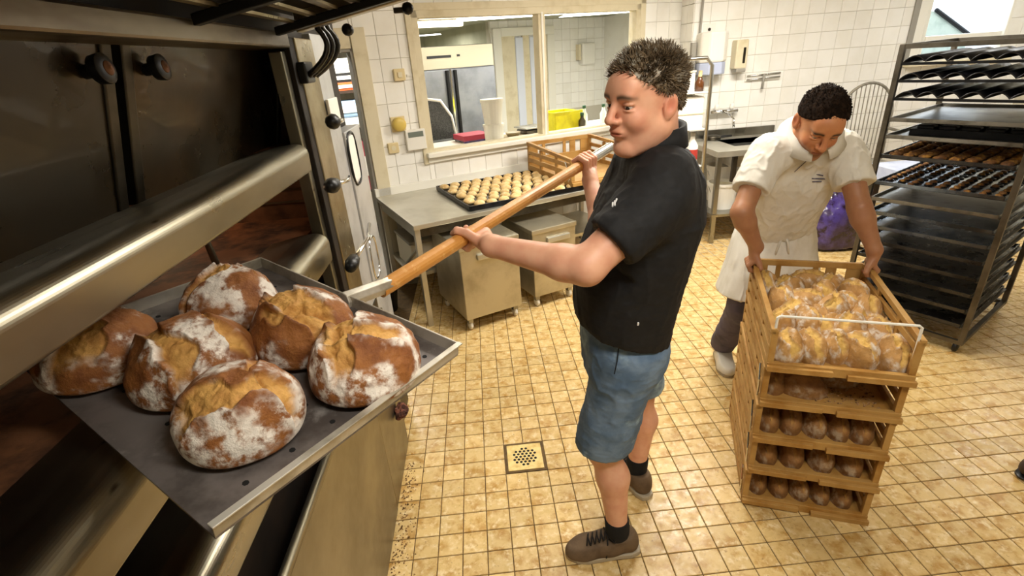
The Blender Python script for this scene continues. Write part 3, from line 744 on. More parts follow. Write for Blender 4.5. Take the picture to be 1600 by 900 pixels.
# ================================================================== smooth bodies: distance fields meshed with surface nets
def rcone(a, b, ra, rb, k=0.02, op='u'):
    a, b = np.array(a, float), np.array(b, float); r = max(ra, rb)
    lo = np.minimum(a, b) - r; hi = np.maximum(a, b) + r; ab = b - a; L2 = max(ab @ ab, 1e-9)
    def f(P):
        t = np.clip(((P - a) @ ab) / L2, 0, 1); return np.linalg.norm(P - a - t[..., None] * ab, axis=-1) - (ra + (rb - ra) * t)
    return (op, lo, hi, f, k)
def ellip(c, r, Rm=None, k=0.02, op='u'):
    c = np.array(c, float); r = np.array(r, float); Rm = np.eye(3) if Rm is None else np.array(Rm)
    ext = np.sqrt(((Rm * r) ** 2).sum(1))
    def f(P):
        q = (P - c) @ Rm; k0 = np.linalg.norm(q / r, axis=-1); k1 = np.linalg.norm(q / (r * r), axis=-1) + 1e-9
        return k0 * (k0 - 1) / k1
    return (op, c - ext, c + ext, f, k)
def loft(o, Rm, st, k=0.02, op='u', power=2.3):
    """stations st = [(h, lateral centre, forward centre, half lateral, half forward)] in frame Rm = [lat, fwd, up] columns"""
    o = np.array(o, float); Rm = np.array(Rm); S = np.array(st, float)
    cor = [o + Rm @ np.array([s[1] + i * s[3], s[2] + j * s[4], s[0]]) for s in st for i in (-1.05, 1.05) for j in (-1.05, 1.05)]
    lo = np.min(cor, 0) - 0.03; hi = np.max(cor, 0) + 0.03
    def f(P):
        q = (P - o) @ Rm; h = q[..., 2]; g = lambda i: np.interp(h, S[:, 0], S[:, i])
        a = g(3); b = g(4); kk = (np.abs((q[..., 0] - g(1)) / a) ** power + np.abs((q[..., 1] - g(2)) / b) ** power) ** (1 / power)
        d = (kk - 1) * np.minimum(a, b); ex = np.maximum(S[0, 0] - h, h - S[-1, 0])
        return np.where(ex > 0, np.sqrt(np.maximum(d, 0) ** 2 + ex ** 2) + np.minimum(d, 0) * 0, np.maximum(d, ex))
    return (op, lo, hi, f, k)
def half(p, n, k=0.004):
    """keeps the side of the plane that n points to"""
    p = np.array(p, float); n = unit(n)
    return ('cut', None, None, lambda P: -((P - p) @ n), k)
def mesh_sdf(prims, h, pad=0.02):
    los = [q[1] for q in prims if q[0] == 'u']; his = [q[2] for q in prims if q[0] == 'u']
    lo = np.min(los, 0) - pad; hi = np.max(his, 0) + pad
    n = np.ceil((hi - lo) / h).astype(int) + 1
    ax = [lo[i] + h * np.arange(n[i]) for i in range(3)]
    F = np.full(n, 0.3, np.float32)
    for (op, pl, ph_, f, k) in prims:
        if pl is None: sl = [slice(0, n[i]) for i in range(3)]
        else:
            m = k + 3 * h + 0.01
            i0 = np.clip(np.floor((pl - m - lo) / h).astype(int), 0, n); i1 = np.clip(np.ceil((ph_ + m - lo) / h).astype(int) + 1, 0, n)
            sl = [slice(i0[i], i1[i]) for i in range(3)]
        G = np.stack(np.meshgrid(ax[0][sl[0]], ax[1][sl[1]], ax[2][sl[2]], indexing='ij'), -1)
        if G.size == 0: continue
        d = f(G).astype(np.float32); A = F[tuple(sl)]
        if op == 'u':
            t = np.clip(0.5 + 0.5 * (A - d) / k, 0, 1); F[tuple(sl)] = A * (1 - t) + d * t - k * t * (1 - t)
        else:
            d2 = -d if op == 's' else d
            t = np.clip(0.5 - 0.5 * (A - d2) / k, 0, 1); F[tuple(sl)] = A * (1 - t) + d2 * t + k * t * (1 - t)
    F[0] = F[-1] = 0.3; F[:, 0] = F[:, -1] = 0.3; F[:, :, 0] = F[:, :, -1] = 0.3
    s = F < 0
    c = [s[i:s.shape[0] - 1 + i, j:s.shape[1] - 1 + j, l:s.shape[2] - 1 + l] for i in (0, 1) for j in (0, 1) for l in (0, 1)]
    cnt = sum(x.astype(np.int8) for x in c); I = np.argwhere((cnt > 0) & (cnt < 8))
    off = np.array([(i, j, l) for i in (0, 1) for j in (0, 1) for l in (0, 1)])
    val = np.stack([F[I[:, 0] + o[0], I[:, 1] + o[1], I[:, 2] + o[2]] for o in off], 1)
    acc = np.zeros((len(I), 3)); num = np.zeros(len(I))
    for a in range(8):
        for b in range(a + 1, 8):
            if np.abs(off[a] - off[b]).sum() != 1: continue
            va, vb = val[:, a], val[:, b]; m = (va < 0) != (vb < 0); t = np.where(m, va / np.where(m, va - vb, 1), 0)
            acc += np.where(m[:, None], off[a] + t[:, None] * (off[b] - off[a]), 0); num += m
    V = lo + h * (I + acc / num[:, None])
    idx = -np.ones(np.array(s.shape) - 1, np.int64); idx[I[:, 0], I[:, 1], I[:, 2]] = np.arange(len(I))
    Q = []
    for axn in range(3):
        sa = np.take(s, range(0, s.shape[axn] - 1), axn); sb = np.take(s, range(1, s.shape[axn]), axn)
        E = np.argwhere(sa != sb); u_, v_ = (axn + 1) % 3, (axn + 2) % 3
        E = E[(E[:, u_] > 0) & (E[:, v_] > 0) & (E[:, u_] < s.shape[u_] - 1) & (E[:, v_] < s.shape[v_] - 1)]
        du = np.zeros(3, int); du[u_] = 1; dv = np.zeros(3, int); dv[v_] = 1
        q = np.stack([idx[tuple((E - du - dv).T)], idx[tuple((E - dv).T)], idx[tuple(E.T)], idx[tuple((E - du).T)]], 1)
        flip = ~sa[tuple(E.T)]; q[flip] = q[flip][:, ::-1]
        Q.append(q)
    Q = np.concatenate(Q); Q = Q[(Q >= 0).all(1)]
    return V, Q
def vnormals(V, Q):
    n = np.cross(V[Q[:, 2]] - V[Q[:, 0]], V[Q[:, 3]] - V[Q[:, 1]]); N = np.zeros_like(V)
    for i in range(4): np.add.at(N, Q[:, i], n)
    return N / (np.linalg.norm(N, axis=1, keepdims=True) + 1e-12)
def join(parts):
    V = []; Q = []; o = 0
    for v, q in parts: V.append(v); Q.append(q + o); o += len(v)
    return np.concatenate(V), np.concatenate(Q)
def wrinkle(V, Q, amp, scale, seed, stretch=(1, 1, 1), Rm=None):
    N = vnormals(V, Q); P = V if Rm is None else V @ np.array(Rm)
    a = fbm(P * np.array(stretch), scale, seed, 3); b = 1 - np.abs(fbm(P * np.array(stretch), scale * 1.3, seed + 50, 2)) * 2.2
    return V + N * (amp * (0.6 * a + 0.55 * np.clip(b, 0, 1) ** 3))[:, None]

# ------------------------------------------------------------------ head
def head_prims(o, Rm, sc=1.0, heavy=0.0):
    """o = centre of the head, Rm columns = forward, left, up"""
    o = np.array(o, float); Rm = np.array(Rm)
    L = lambda x, y, z: o + Rm @ (np.array([x, y, z]) * sc)
    E = lambda c, r, k=0.015, op='u', R2=None: ellip(L(*c), np.array(r) * sc, Rm if R2 is None else Rm @ R2, k * sc, op)
    C = lambda a, b, ra, rb, k=0.012, op='u': rcone(L(*a), L(*b), ra * sc, rb * sc, k * sc, op)
    pr = [E((-0.014, 0, 0.036), (0.099, 0.076, 0.082)), E((0.030, 0, -0.028), (0.060, 0.056 + 0.005 * heavy, 0.082), 0.03),
          E((0.0, 0, -0.045), (0.060, 0.058 + 0.005 * heavy, 0.050), 0.03)]
    for s in (-1, 1):
        pr += [C((-0.010, s * 0.050, -0.060), (0.058, s * 0.016, -0.104), 0.022 + 0.006 * heavy, 0.019 + 0.004 * heavy, 0.025),
               E((0.060, s * 0.036, -0.026), (0.026, 0.023, 0.022), 0.022)]
    pr += [E((0.072, 0, -0.103), (0.018, 0.021, 0.016), 0.02),
           C((0.082, -0.034, 0.030), (0.082, 0.034, 0.030), 0.0125, 0.0125, 0.014),
           E((0.066, 0, 0.052), (0.030, 0.050, 0.034), 0.025)]
    for s in (-1, 1): pr.append(E((0.098, s * 0.033, 0.009), (0.019, 0.020, 0.0125), 0.010, 's'))
    pr += [C((0.088, 0, 0.024), (0.113, 0, -0.019), 0.0085, 0.0110, 0.010), E((0.107, 0, -0.022), (0.0115, 0.0115, 0.010), None, 0.006) if False else E((0.112, 0, -0.023), (0.0125, 0.0125, 0.0105), 0.007)]
    for s in (-1, 1): pr += [E((0.099, s * 0.0135, -0.0265), (0.0115, 0.0080, 0.0080), 0.006), C((0.101, s * 0.023, -0.034), (0.088, s * 0.036, -0.066), 0.0022, 0.0016, 0.008, 's')]
    pr += [E((0.084, 0, -0.055), (0.016, 0.026, 0.018), 0.014), E((0.0945, 0, -0.0535), (0.0062, 0.0235, 0.0042), 0.006), E((0.0925, 0, -0.0630), (0.0066, 0.0205, 0.0050), 0.006),
           E((0.102, 0, -0.0580), (0.010, 0.027, 0.0013), 0.003, 's')]
    for s in (-1, 1):
        # lids over the eyes, then ears
        pr += [E((0.0775, s * 0.032, 0.0152), (0.0132, 0.0168, 0.0062), 0.004), E((0.0765, s * 0.032, -0.0005), (0.0125, 0.0155, 0.0045), 0.005)]
        er = roty(-14) @ rotz(s * -18)
        pr += [E((-0.016, s * 0.080, -0.004), (0.019, 0.0085, 0.031), 0.006, 'u', er), E((-0.010, s * 0.088, -0.001), (0.010, 0.007, 0.018), 0.005, 's', er), E((-0.010, s * 0.074, -0.030), (0.009, 0.007, 0.010), 0.006)]
    return pr, L
def skin_tint(V, o, Rm, sc, stubble=0.0):
    q = ((V - np.array(o)) @ np.array(Rm)) / sc; x, y, z = q[:, 0], q[:, 1], q[:, 2]
    g = lambda cx, cy, cz, r: np.exp(-(((x - cx) ** 2 + (np.abs(y) - cy) ** 2 + (z - cz) ** 2) / r ** 2))
    lips = np.where(x > 0.08, np.exp(-((z + 0.0585) / 0.0095) ** 2 - (y / 0.022) ** 4), 0)
    red = np.clip(0.55 * g(0.065, 0.04, -0.03, 0.025) + 0.55 * g(0.108, 0, -0.02, 0.016) + 0.7 * g(-0.015, 0.085, 0, 0.022) + 0.9 * lips, 0, 1)
    st = stubble * sstep(-z, 0.035, 0.07) * sstep(x, -0.02, 0.04)
    brow = np.where(x > 0.06, np.exp(-((z - (0.034 - 2.2 * (np.abs(y) - 0.032) ** 2 * 6)) / 0.0060) ** 2) * sstep(np.abs(y), 0.010, 0.016) * (1 - sstep(np.abs(y), 0.046, 0.056)), 0)
    lash = np.where(x > 0.07, np.exp(-((z - 0.0085) / 0.0022) ** 2) * sstep(np.abs(y), 0.014, 0.02) * (1 - sstep(np.abs(y), 0.044, 0.05)), 0)
    return np.stack([red, st, np.clip(brow + 0.8 * lash, 0, 1)], 1)
def skin_material(name, base, red, brow):
    m = bpy.data.materials.new(name); m.use_nodes = True; nt = m.node_tree; N = nt.nodes; L = nt.links; b = N['Principled BSDF']
    at = N.new('ShaderNodeVertexColor'); at.layer_name = 'tint'; sp = N.new('ShaderNodeSeparateColor'); L.new(at.outputs['Color'], sp.inputs['Color'])
    tc = N.new('ShaderNodeTexCoord'); n = N.new('ShaderNodeTexNoise'); n.inputs['Scale'].default_value = 28; n.inputs['Detail'].default_value = 5; L.new(tc.outputs['Object'], n.inputs['Vector'])
    def mix(f_, a, c_):
        x = N.new('ShaderNodeMix'); x.data_type = 'RGBA'; L.new(f_, x.inputs['Factor'])
        for key, v in (('A', a), ('B', c_)):
            if isinstance(v, str): x.inputs[key].default_value = (*rgb(v), 1)
            else: L.new(v, x.inputs[key])
        return x.outputs['Result']
    r = N.new('ShaderNodeMapRange'); r.inputs['From Min'].default_value = 0.35; r.inputs['From Max'].default_value = 0.75; r.inputs['To Max'].default_value = 0.35; L.new(n.outputs['Fac'], r.inputs['Value'])
    c = mix(r.outputs['Result'], base, red); c = mix(sp.outputs['Red'], c, red); c = mix(sp.outputs['Green'], c, '#6b5648'); c = mix(sp.outputs['Blue'], c, brow)
    L.new(c, b.inputs['Base Color']); b.inputs['Roughness'].default_value = 0.48; b.inputs['Subsurface Weight'].default_value = 0.12
    b.inputs['Subsurface Radius'].default_value = (0.010, 0.004, 0.002); b.inputs['Subsurface Scale'].default_value = 0.5; b.inputs['Specular IOR Level'].default_value = 0.4
    MATS[name] = m
def grip(c, axis, wrist, rp, wrap, tdir, fr=0.0108, a0=18, a1=205):
    """a hand closed round a bar: c centre on the bar, axis along it, fingers wrap p -> wrap*cross(axis,p), thumb on the tdir side"""
    c = np.array(c, float); axis = unit(axis); wrist = np.array(wrist, float)
    p = wrist - c; p = unit(p - axis * (p @ axis)); w = unit(np.cross(axis, p)) * wrap
    at = lambda o, r, th: c + axis * o + r * (p * math.cos(math.radians(th)) + w * math.sin(math.radians(th)))
    ck = at(0, rp + 0.016, 18)
    pr = [rcone(wrist, wrist * 0.45 + ck * 0.55, 0.026, 0.022, 0.02)]
    for o in (-0.030, -0.010, 0.010, 0.030):
        pr.append(rcone(wrist * 0.62 + ck * 0.38 + axis * o * 0.45, at(o, rp + 0.0135, a0 - 2), 0.0170, 0.0118, 0.010))
    pr.append(rcone(at(-0.028, rp + 0.010, 4), at(0.028, rp + 0.010, 4), 0.0115, 0.0115, 0.01))
    for i, o in enumerate((-0.033, -0.011, 0.011, 0.032)):
        o *= -tdir; ln = (0.95, 1.0, 0.97, 0.86)[3 - i] if tdir > 0 else (0.86, 0.97, 1.0, 0.95)[3 - i]
        ang = [a0, a0 + (a1 - a0) * 0.36 * ln, a0 + (a1 - a0) * 0.70 * ln, a0 + (a1 - a0) * ln]
        pts = [at(o * (1 + 0.03 * j), rp + fr * (1.15 if j in (1, 2) else 0.95), t) for j, t in enumerate(ang)]
        for j in range(3): pr.append(rcone(pts[j], pts[j + 1], fr * (1.12 - 0.10 * j), fr * (1.02 - 0.10 * j), 0.0035))
    tp = [wrist * 0.5 + ck * 0.5 + axis * tdir * 0.016, at(tdir * 0.046, rp + 0.012, -42), at(tdir * 0.055, rp + 0.010, -92), at(tdir * 0.052, rp + 0.009, -140)]
    for j in range(3): pr.append(rcone(tp[j], tp[j + 1], (0.017, 0.0125, 0.0112)[j], (0.0125, 0.0112, 0.0090)[j], 0.008 if j == 0 else 0.004))
    return pr
# ================================================================== stack of bread crates
mat('crate_tan', '#b28a4c', 0.55, var=[('#9a6c2c', 9, 0.4, 0.7)], objrand=0.06, bump=(0.1, 40, 0.002))
CBL = np.array([0.985, 1.507, 0.0]); CFX = unit([0.934, -0.358, 0]); CFY = np.array([0.358, 0.934, 0.0])
CW_, CD_ = 0.462, 0.62; CPITCH = 0.170
crate_angle = math.degrees(math.atan2(CFX[1], CFX[0]))
def make_crate(label):
    t = thing('bread_crate', label, 'crate', (0, 0, 0), 'stacked bread crates')
    w, d = CW_, CD_
    MB().lohi((0.006, 0.006, 0.0), (w - 0.006, d - 0.006, 0.012)).build('base', 'crate_tan', t, bevel=0.002)
    for (x, y) in ((0.011, 0.011), (w - 0.011, 0.011), (0.011, d - 0.011), (w - 0.011, d - 0.011)):
        MB().lohi((x - 0.011, y - 0.011, 0.0), (x + 0.011, y + 0.011, 0.165 if y < 0.1 else 0.198)).build('corner_post', 'crate_tan', t, bevel=0.002)
    for x in (0.007, w - 0.007):
        for (z0, z1) in ((0.0, 0.038), (0.062, 0.092), (0.115, 0.140)):
            MB().lohi((x - 0.007, 0.02, z0), (x + 0.007, d - 0.02, z1)).build('side_slat', 'crate_tan', t, bevel=0.002)
        s = 1 if x < 0.1 else -1
        MB().prism([(0.0, 0.150), (d, 0.180), (d, 0.202), (0.0, 0.172)], (x - 0.010, 0, 0), (0, 1, 0), (0, 0, 1), (0.020, 0, 0)).build('side_rail', 'crate_tan', t, bevel=0.002)
        for k in range(2):
            yy = 0.20 + k * 0.22
            MB().lohi((x - 0.005, yy - 0.012, 0.02), (x + 0.005, yy + 0.012, 0.165)).build('side_upright', 'crate_tan', t)
    for (z0, z1) in ((0.0, 0.09), (0.172, 0.200)):
        MB().lohi((0.02, d - 0.014, z0), (w - 0.02, d, z1)).build('back_board', 'crate_tan', t, bevel=0.002)
    for k, (xa, xb) in enumerate(((0.02, 0.07), (0.105, 0.125), (0.255, 0.275), (0.305, 0.345), (0.385, 0.44))):
        MB().lohi((xa, d - 0.012, 0.08), (xb, d - 0.002, 0.178)).build('back_upright', 'crate_tan', t)
    MB().lohi((0.0, -0.006, -0.002), (w, 0.014, 0.034)).build('front_lip', 'crate_tan', t, bevel=0.002)
    MB().lohi((0.0, -0.020, 0.004), (w * 0.46, -0.004, 0.026)).build('front_strip', 'crate_tan', t, bevel=0.002)
    MB().lohi((w * 0.56, -0.020, -0.004), (w + 0.004, -0.004, 0.018)).build('front_strip', 'crate_tan', t, bevel=0.002)
    return t
def crate_pt(x, y, z): return CBL + CFX * x + CFY * y + np.array([0, 0, z])
protoc = make_crate('')
labs = ['lowest tan bread crate of the stack, standing on the floor', 'second tan bread crate up from the floor, holding dark round loaves',
        'middle tan bread crate of the stack, with five rolls in its open front', 'tan bread crate right under the top one, nearly empty with seeded rolls',
        'topmost tan bread crate, heaped with rolls and fitted with a white wire bail']
crates = []
for k in range(5):
    c = protoc if k == 0 else copy_tree(protoc)
    c['label'] = labs[k]; crates.append(c)
for k, c in enumerate(crates):
    jit = [(0.0, 0.0), (0.004, 0.004), (-0.002, -0.004), (0.004, 0.002), (0.004, -0.012)][k]
    c.location = crate_pt(jit[0], jit[1], 0.004 + k * CPITCH); c.rotation_euler = (0, 0, math.radians(crate_angle))
    ORG[c.name] = np.array(c.location)
# white wire bail of the top crate (modelled in the crate's own frame)
top = crates[4]
mat('white_wire', '#e9e6dc', 0.35)
w = CW_
b1 = MB().tube([(0.012, 0.012, 0.03), (0.012, 0.010, 0.215), (0.022, 0.008, 0.222), (w - 0.03, 0.008, 0.222), (w - 0.02, 0.010, 0.214), (w - 0.016, 0.014, 0.03)], 0.0048, 8)
me = bpy.data.meshes.new('wire_bail'); me.from_pydata(b1.v, [], b1.f); me.materials.append(MATS['white_wire'])
ob_ = bpy.data.objects.new('wire_bail', me); COL.objects.link(ob_); ob_.parent = top
for c in crates[:4]:
    b2 = MB().tube([(-0.006, 0.02, 0.03), (-0.008, 0.022, 0.10), (-0.006, 0.06, 0.15)], 0.004, 6)
    me = bpy.data.meshes.new('wire_bail'); me.from_pydata(b2.v, [], b2.f); me.materials.append(MATS['chrome'])
    o = bpy.data.objects.new('wire_bail', me); COL.objects.link(o); o.parent = c

# rolls: a few shaped meshes shared between many rolls
def roll_data(kind, seed):
    if kind == 'long': P, fs, cols = loaf_mesh(0.074, 0.046, 0.082, seed, [(0.1, 0.0, 0.34, 0.95, 0.12)], 60, 36, 0.15, 0.12)
    elif kind == 'round': P, fs, cols = loaf_mesh(0.066, 0.050, 0.082, seed, [(0.7, 0.1, 0.30, 0.9, 0.14)], 60, 36, 0.15, 0.14)
    else: P, fs, cols = loaf_mesh(0.076, 0.046, 0.078, seed, [(0.3, 0.1, 0.2, 0.8, 0.07)], 44, 28, 0.12, -0.05)
    P[:, 2] -= P[:, 2].max() / 2
    me = bpy.data.meshes.new('bread_roll'); me.from_pydata(P.tolist(), [], fs)
    at = me.color_attributes.new('mask', 'FLOAT_COLOR', 'POINT'); a4 = np.ones((len(P), 4), np.float32); a4[:, :3] = cols['mask']; at.data.foreach_set('color', a4.ravel())
    me.polygons.foreach_set('use_smooth', [True] * len(me.polygons)); return me
RD = {('long', i): roll_data('long', 100 + i * 7) for i in range(4)}
RD.update({('round', i): roll_data('round', 200 + i * 7) for i in range(5)})
RD.update({('dark', i): roll_data('dark', 300 + i * 7) for i in range(4)})
for (kd, i), me in RD.items(): me.materials.append(MATS['loaf_dark' if kd == 'dark' else 'loaf_roll'])
def roll(kind, i, c, az, pitch, tilt, label, group, scale=1.0):
    o = bpy.data.objects.new('bread_roll', RD[(kind, i)]); COL.objects.link(o)
    o.location = c; o.rotation_euler = (math.radians(tilt), math.radians(pitch), math.radians(az)); o.scale = (scale,) * 3
    return tag(o, label, 'roll', group)
front = [(1231, 541, 'round', 0, 'leftmost'), (1268, 538, 'long', 1, ''), (1304, 537, 'round', 2, ''), (1346, 545, 'round', 3, ''), (1398, 550, 'round', 4, '')]
GR = 'rolls heaped in the top crate'
for k, (u, v, kd, i, _) in enumerate(front):
    az = crate_angle + 90 + (-14, 8, -6, 5, -9)[k]
    roll(kd, i, px_z(u, v, 0.752), az, -22, (5, -6, 4, -5, 8)[k], 'rough golden floury roll in the front row of the top crate', GR, (1.16, 1.12, 1.15, 1.2, 1.22)[k])
heap = [(1219, 503, .765, 'long', 0, 20), (1262, 499, .775, 'round', 1, 70), (1327, 509, .770, 'round', 2, 10), (1366, 514, .762, 'long', 3, 100), (1290, 512, .748, 'round', 0, 30),
        (1221, 466, .800, 'round', 3, 60), (1260, 472, .800, 'long', 2, -35), (1303, 480, .800, 'round', 4, 15), (1322, 474, .795, 'round', 1, 80), (1354, 481, .792, 'long', 1, 60), (1385, 520, .745, 'round', 2, 0),
        (1197, 442, .805, 'long', 0, 75), (1232, 449, .800, 'long', 3, 10), (1264, 441, .798, 'long', 2, -30), (1286, 459, .812, 'round', 0, 50), (1299, 445, .797, 'round', 2, 0), (1333, 457, .800, 'round', 3, 90),
        (1245, 486, .775, 'round', 4, 0), (1283, 494, .765, 'long', 1, 90), (1345, 496, .765, 'round', 0, 40)]
for (u, v, z, kd, i, az) in heap:
    roll(kd, i, px_z(u, v, z), az, random.uniform(-12, 12), random.uniform(-12, 12), 'rough golden floury roll heaped behind the front row of the top crate', GR, random.uniform(1.05, 1.18))
def crate_row(k, xs, y, kd, lab, grp, sc, az=90, pitch=-14, dz=0.0):
    for n, x in enumerate(xs):
        roll(kd, n % 4, crate_pt(x, y, 0.004 + k * CPITCH + 0.013 + 0.040 * sc + dz), crate_angle + az + random.uniform(-13, 13), pitch, random.uniform(-8, 8), lab, grp, sc * random.uniform(0.96, 1.04))
crate_row(3, [0.07], 0.12, 'dark', 'dark crusted roll against the side of the nearly empty crate', 'rolls in the crate under the top one', 1.0)
crate_row(3, [0.30], 0.20, 'dark', 'big dark crusted roll at the back of the nearly empty crate', 'rolls in the crate under the top one', 1.2, 10, 0)
crate_row(3, [0.17], 0.10, 'dark', 'long seeded roll lying across the nearly empty crate', 'rolls in the crate under the top one', 1.1, -4, 0)
crate_row(2, [0.066, 0.15, 0.233, 0.315, 0.397], 0.098, 'dark', 'brown oval roll in the open front of the middle crate', 'rolls in the middle crate', 0.98)
crate_row(2, [0.08, 0.17, 0.26, 0.35], 0.26, 'dark', 'brown roll in the second row of the middle crate', 'rolls in the middle crate', 1.0)
crate_row(1, [0.075, 0.178, 0.286, 0.388], 0.105, 'dark', 'dark brown round roll in the second crate up from the floor', 'rolls in the second crate', 1.10)
crate_row(0, [0.07, 0.148, 0.228, 0.308, 0.388], 0.095, 'dark', 'slim brown roll in the lowest crate', 'rolls in the lowest crate', 0.90)
crate_row(0, [0.09, 0.18, 0.27, 0.36], 0.25, 'dark', 'slim brown roll in the second row of the lowest crate', 'rolls in the lowest crate', 0.90)
sd = MB()
for k in range(150):
    p = crate_pt(random.uniform(0.2, 0.42), random.uniform(0.03, 0.2), 0.004 + 3 * CPITCH + 0.013); s = random.uniform(0.003, 0.007)
    sd.add([p + s * np.array(q) for q in ((1, 0, 0), (-0.6, 0.8, 0), (-0.6, -0.8, 0), (0, 0, 1))], [(0, 1, 3), (1, 2, 3), (2, 0, 3), (0, 2, 1)])
o = sd.build('seed_crumbs', 'crumb'); tag(o, 'fallen seeds and crumbs in the nearly empty crate', 'crumbs'); o['kind'] = 'stuff'

# ================================================================== tray rack
mat('rack_steel', '#6b655a', 0.42, 0.85, var=('#4f493e', 6, 0.4, 0.7))
mat('tray_dark', '#4a4846', 0.30, 0.8, var=[('#2a2827', 5, 0.4, 0.65), ('#6a6a6c', 9, 0.6, 0.75)], rough_var=0.12)
mat('tray_blue', '#7a828c', 0.22, 0.9, var=('#4a5058', 4, 0.4, 0.65), rough_var=0.1)  # bluish window reflection put into the steel colour
mat('tray_light', '#8d8a82', 0.35, 0.9, var=('#5a564c', 6, 0.45, 0.7))
mat('pan_black', '#121214', 0.38, 0.4, var=('#24252b', 12, 0.5, 0.7))
mat('pastry', '#6e4720', 0.7, var=[('#b07f36', 30, 0.5, 0.65), ('#3d2412', 24, 0.55, 0.7)], objrand=0.2)
RA = np.array([2.753, 2.380, 0.0]); RE1 = unit([-0.515, 0.857, 0]); RE2 = unit([0.857, 0.515, 0])
RWD, RDP, RH = 0.655, 0.80, 1.715
RRm = np.stack([RE1, RE2, np.array([0, 0, 1.0])], axis=1)
def RK(a, b, z): return RA + RE1 * a + RE2 * b + np.array([0, 0, z])
rack = thing('tray_rack', 'tall steel bakery rack filled with dark baking trays', 'rack', RK(RWD / 2, RDP / 2, 0))
def rbox(a0, a1, b0, b1, z0, z1): return MB().box(RK((a0 + a1) / 2, (b0 + b1) / 2, (z0 + z1) / 2), (a1 - a0, b1 - b0, z1 - z0), RRm)
for a in (0.0, RWD):
    for b in (0.0, RDP):
        rbox(a - 0.014, a + 0.014, b - 0.014, b + 0.014, 0.06, RH).build('post', 'rack_steel', rack, bevel=0.003)
        MB().lathe([(0.03, -0.012), (0.035, -0.008), (0.035, 0.008), (0.03, 0.012)], RK(a + (0.02 if a == 0 else -0.02), b + (0.02 if b == 0 else -0.02), 0.035), RE1, 16).build('caster', 'black_plastic', rack, smooth=True)
    rbox(a - 0.012, a + 0.012, 0, RDP, RH - 0.025, RH).build('top_bar', 'rack_steel', rack)
    rbox(a - 0.012, a + 0.012, 0, RDP, 0.06, 0.085).build('bottom_bar', 'rack_steel', rack)
for b in (0.0, RDP):
    rbox(0, RWD, b - 0.012, b + 0.012, RH - 0.025, RH).build('top_bar', 'rack_steel', rack)
    rbox(0, RWD, b - 0.012, b + 0.012, 0.06, 0.085).build('bottom_bar', 'rack_steel', rack)
zs = [1.625, 1.535, 1.44, 1.315, 1.22, 1.105, 0.945, 0.845, 0.76, 0.67, 0.575, 0.475, 0.375, 0.275, 0.18]
for z in zs:
    for a in (0.018, RWD - 0.018):
        rbox(a - 0.012, a + 0.012, 0.0, RDP, z - 0.014, z - 0.010).build('runner', 'rack_steel', rack)
GT = 'trays in the steel rack'
def flat_tray(z, m, label, b0=-0.02):
    t = thing('baking_tray', label, 'tray', RK(RWD / 2, RDP / 2, z), GT)
    rbox(0.022, RWD - 0.022, b0, RDP - 0.02, z - 0.010, z - 0.006).build('plate', m, t)
    for (p, q, r, s) in ((0.022, 0.028, b0, RDP - 0.02), (RWD - 0.028, RWD - 0.022, b0, RDP - 0.02), (0.022, RWD - 0.022, b0, b0 + 0.006), (0.022, RWD - 0.022, RDP - 0.026, RDP - 0.02)):
        rbox(p, q, r, s, z - 0.010, z + 0.012).build('rim', m, t)
    return t
def wave_tray(z, label):
    t = thing('baguette_pan', label, 'tray', RK(RWD / 2, RDP / 2, z), GT)
    n = 64; vs = []; fs = []
    for i in range(n + 1):
        a = 0.03 + (RWD - 0.06) * i / n; zz = z + 0.034 * abs(math.sin(math.pi * 6 * i / n)) ** 0.8
        for b in (-0.03, RDP * 0.5, RDP - 0.02):
            vs.append(RK(a, b, zz))
    for i in range(n):
        for j in range(2): fs.append((i * 3 + j, (i + 1) * 3 + j, (i + 1) * 3 + j + 1, i * 3 + j + 1))
    o = make('wave_sheet', vs, fs, 'pan_black', t, True)
    md = o.modifiers.new('thick', 'SOLIDIFY'); md.thickness = 0.006
    for b in (-0.03, RDP - 0.03):
        rbox(0.02, RWD - 0.02, b, b + 0.008, z - 0.010, z + 0.004).build('cross_bar', 'pan_black', t)
    for k in range(6):
        a = 0.03 + (RWD - 0.06) * (k + 0.5) / 6
        MB().tube([RK(a, 0.0, z + 0.036), RK(a, RDP - 0.05, z + 0.036)], 0.006, 6).build('ridge', 'pan_black', t)
    return t
for k, z in enumerate(zs[:3]):
    wave_tray(z - 0.008, ['black wavy baguette pan in the top slot of the steel rack', 'black wavy baguette pan in the second slot from the top of the rack', 'black wavy baguette pan in the third slot from the top of the rack'][k])
flat_tray(zs[3], 'tray_light', 'bare shiny tray below the wavy baguette pans')
def muffin_tray(z, label, m, cup_m, fill, na=9, nb=11):
    t = flat_tray(z, m, label)
    cups = []
    for i in range(na):
        for j in range(nb):
            a = 0.06 + (RWD - 0.12) * i / (na - 1); b = 0.03 + (RDP - 0.10) * j / (nb - 1)
            MB().lathe([(0.022, 0.001), (0.021, 0.007), (0.016, 0.007), (0.014, 0.002)], RK(a, b, z - 0.006), (0, 0, 1), 10).build('cup', cup_m, t)
            if fill and random.random() < fill:
                V, fs = blob_mesh(0.017, i * 13 + j, 5, 0.35, (1, 1, 0.6)); make('filling', V + RK(a, b, z + 0.004), fs, 'pastry', t, True)
    return t
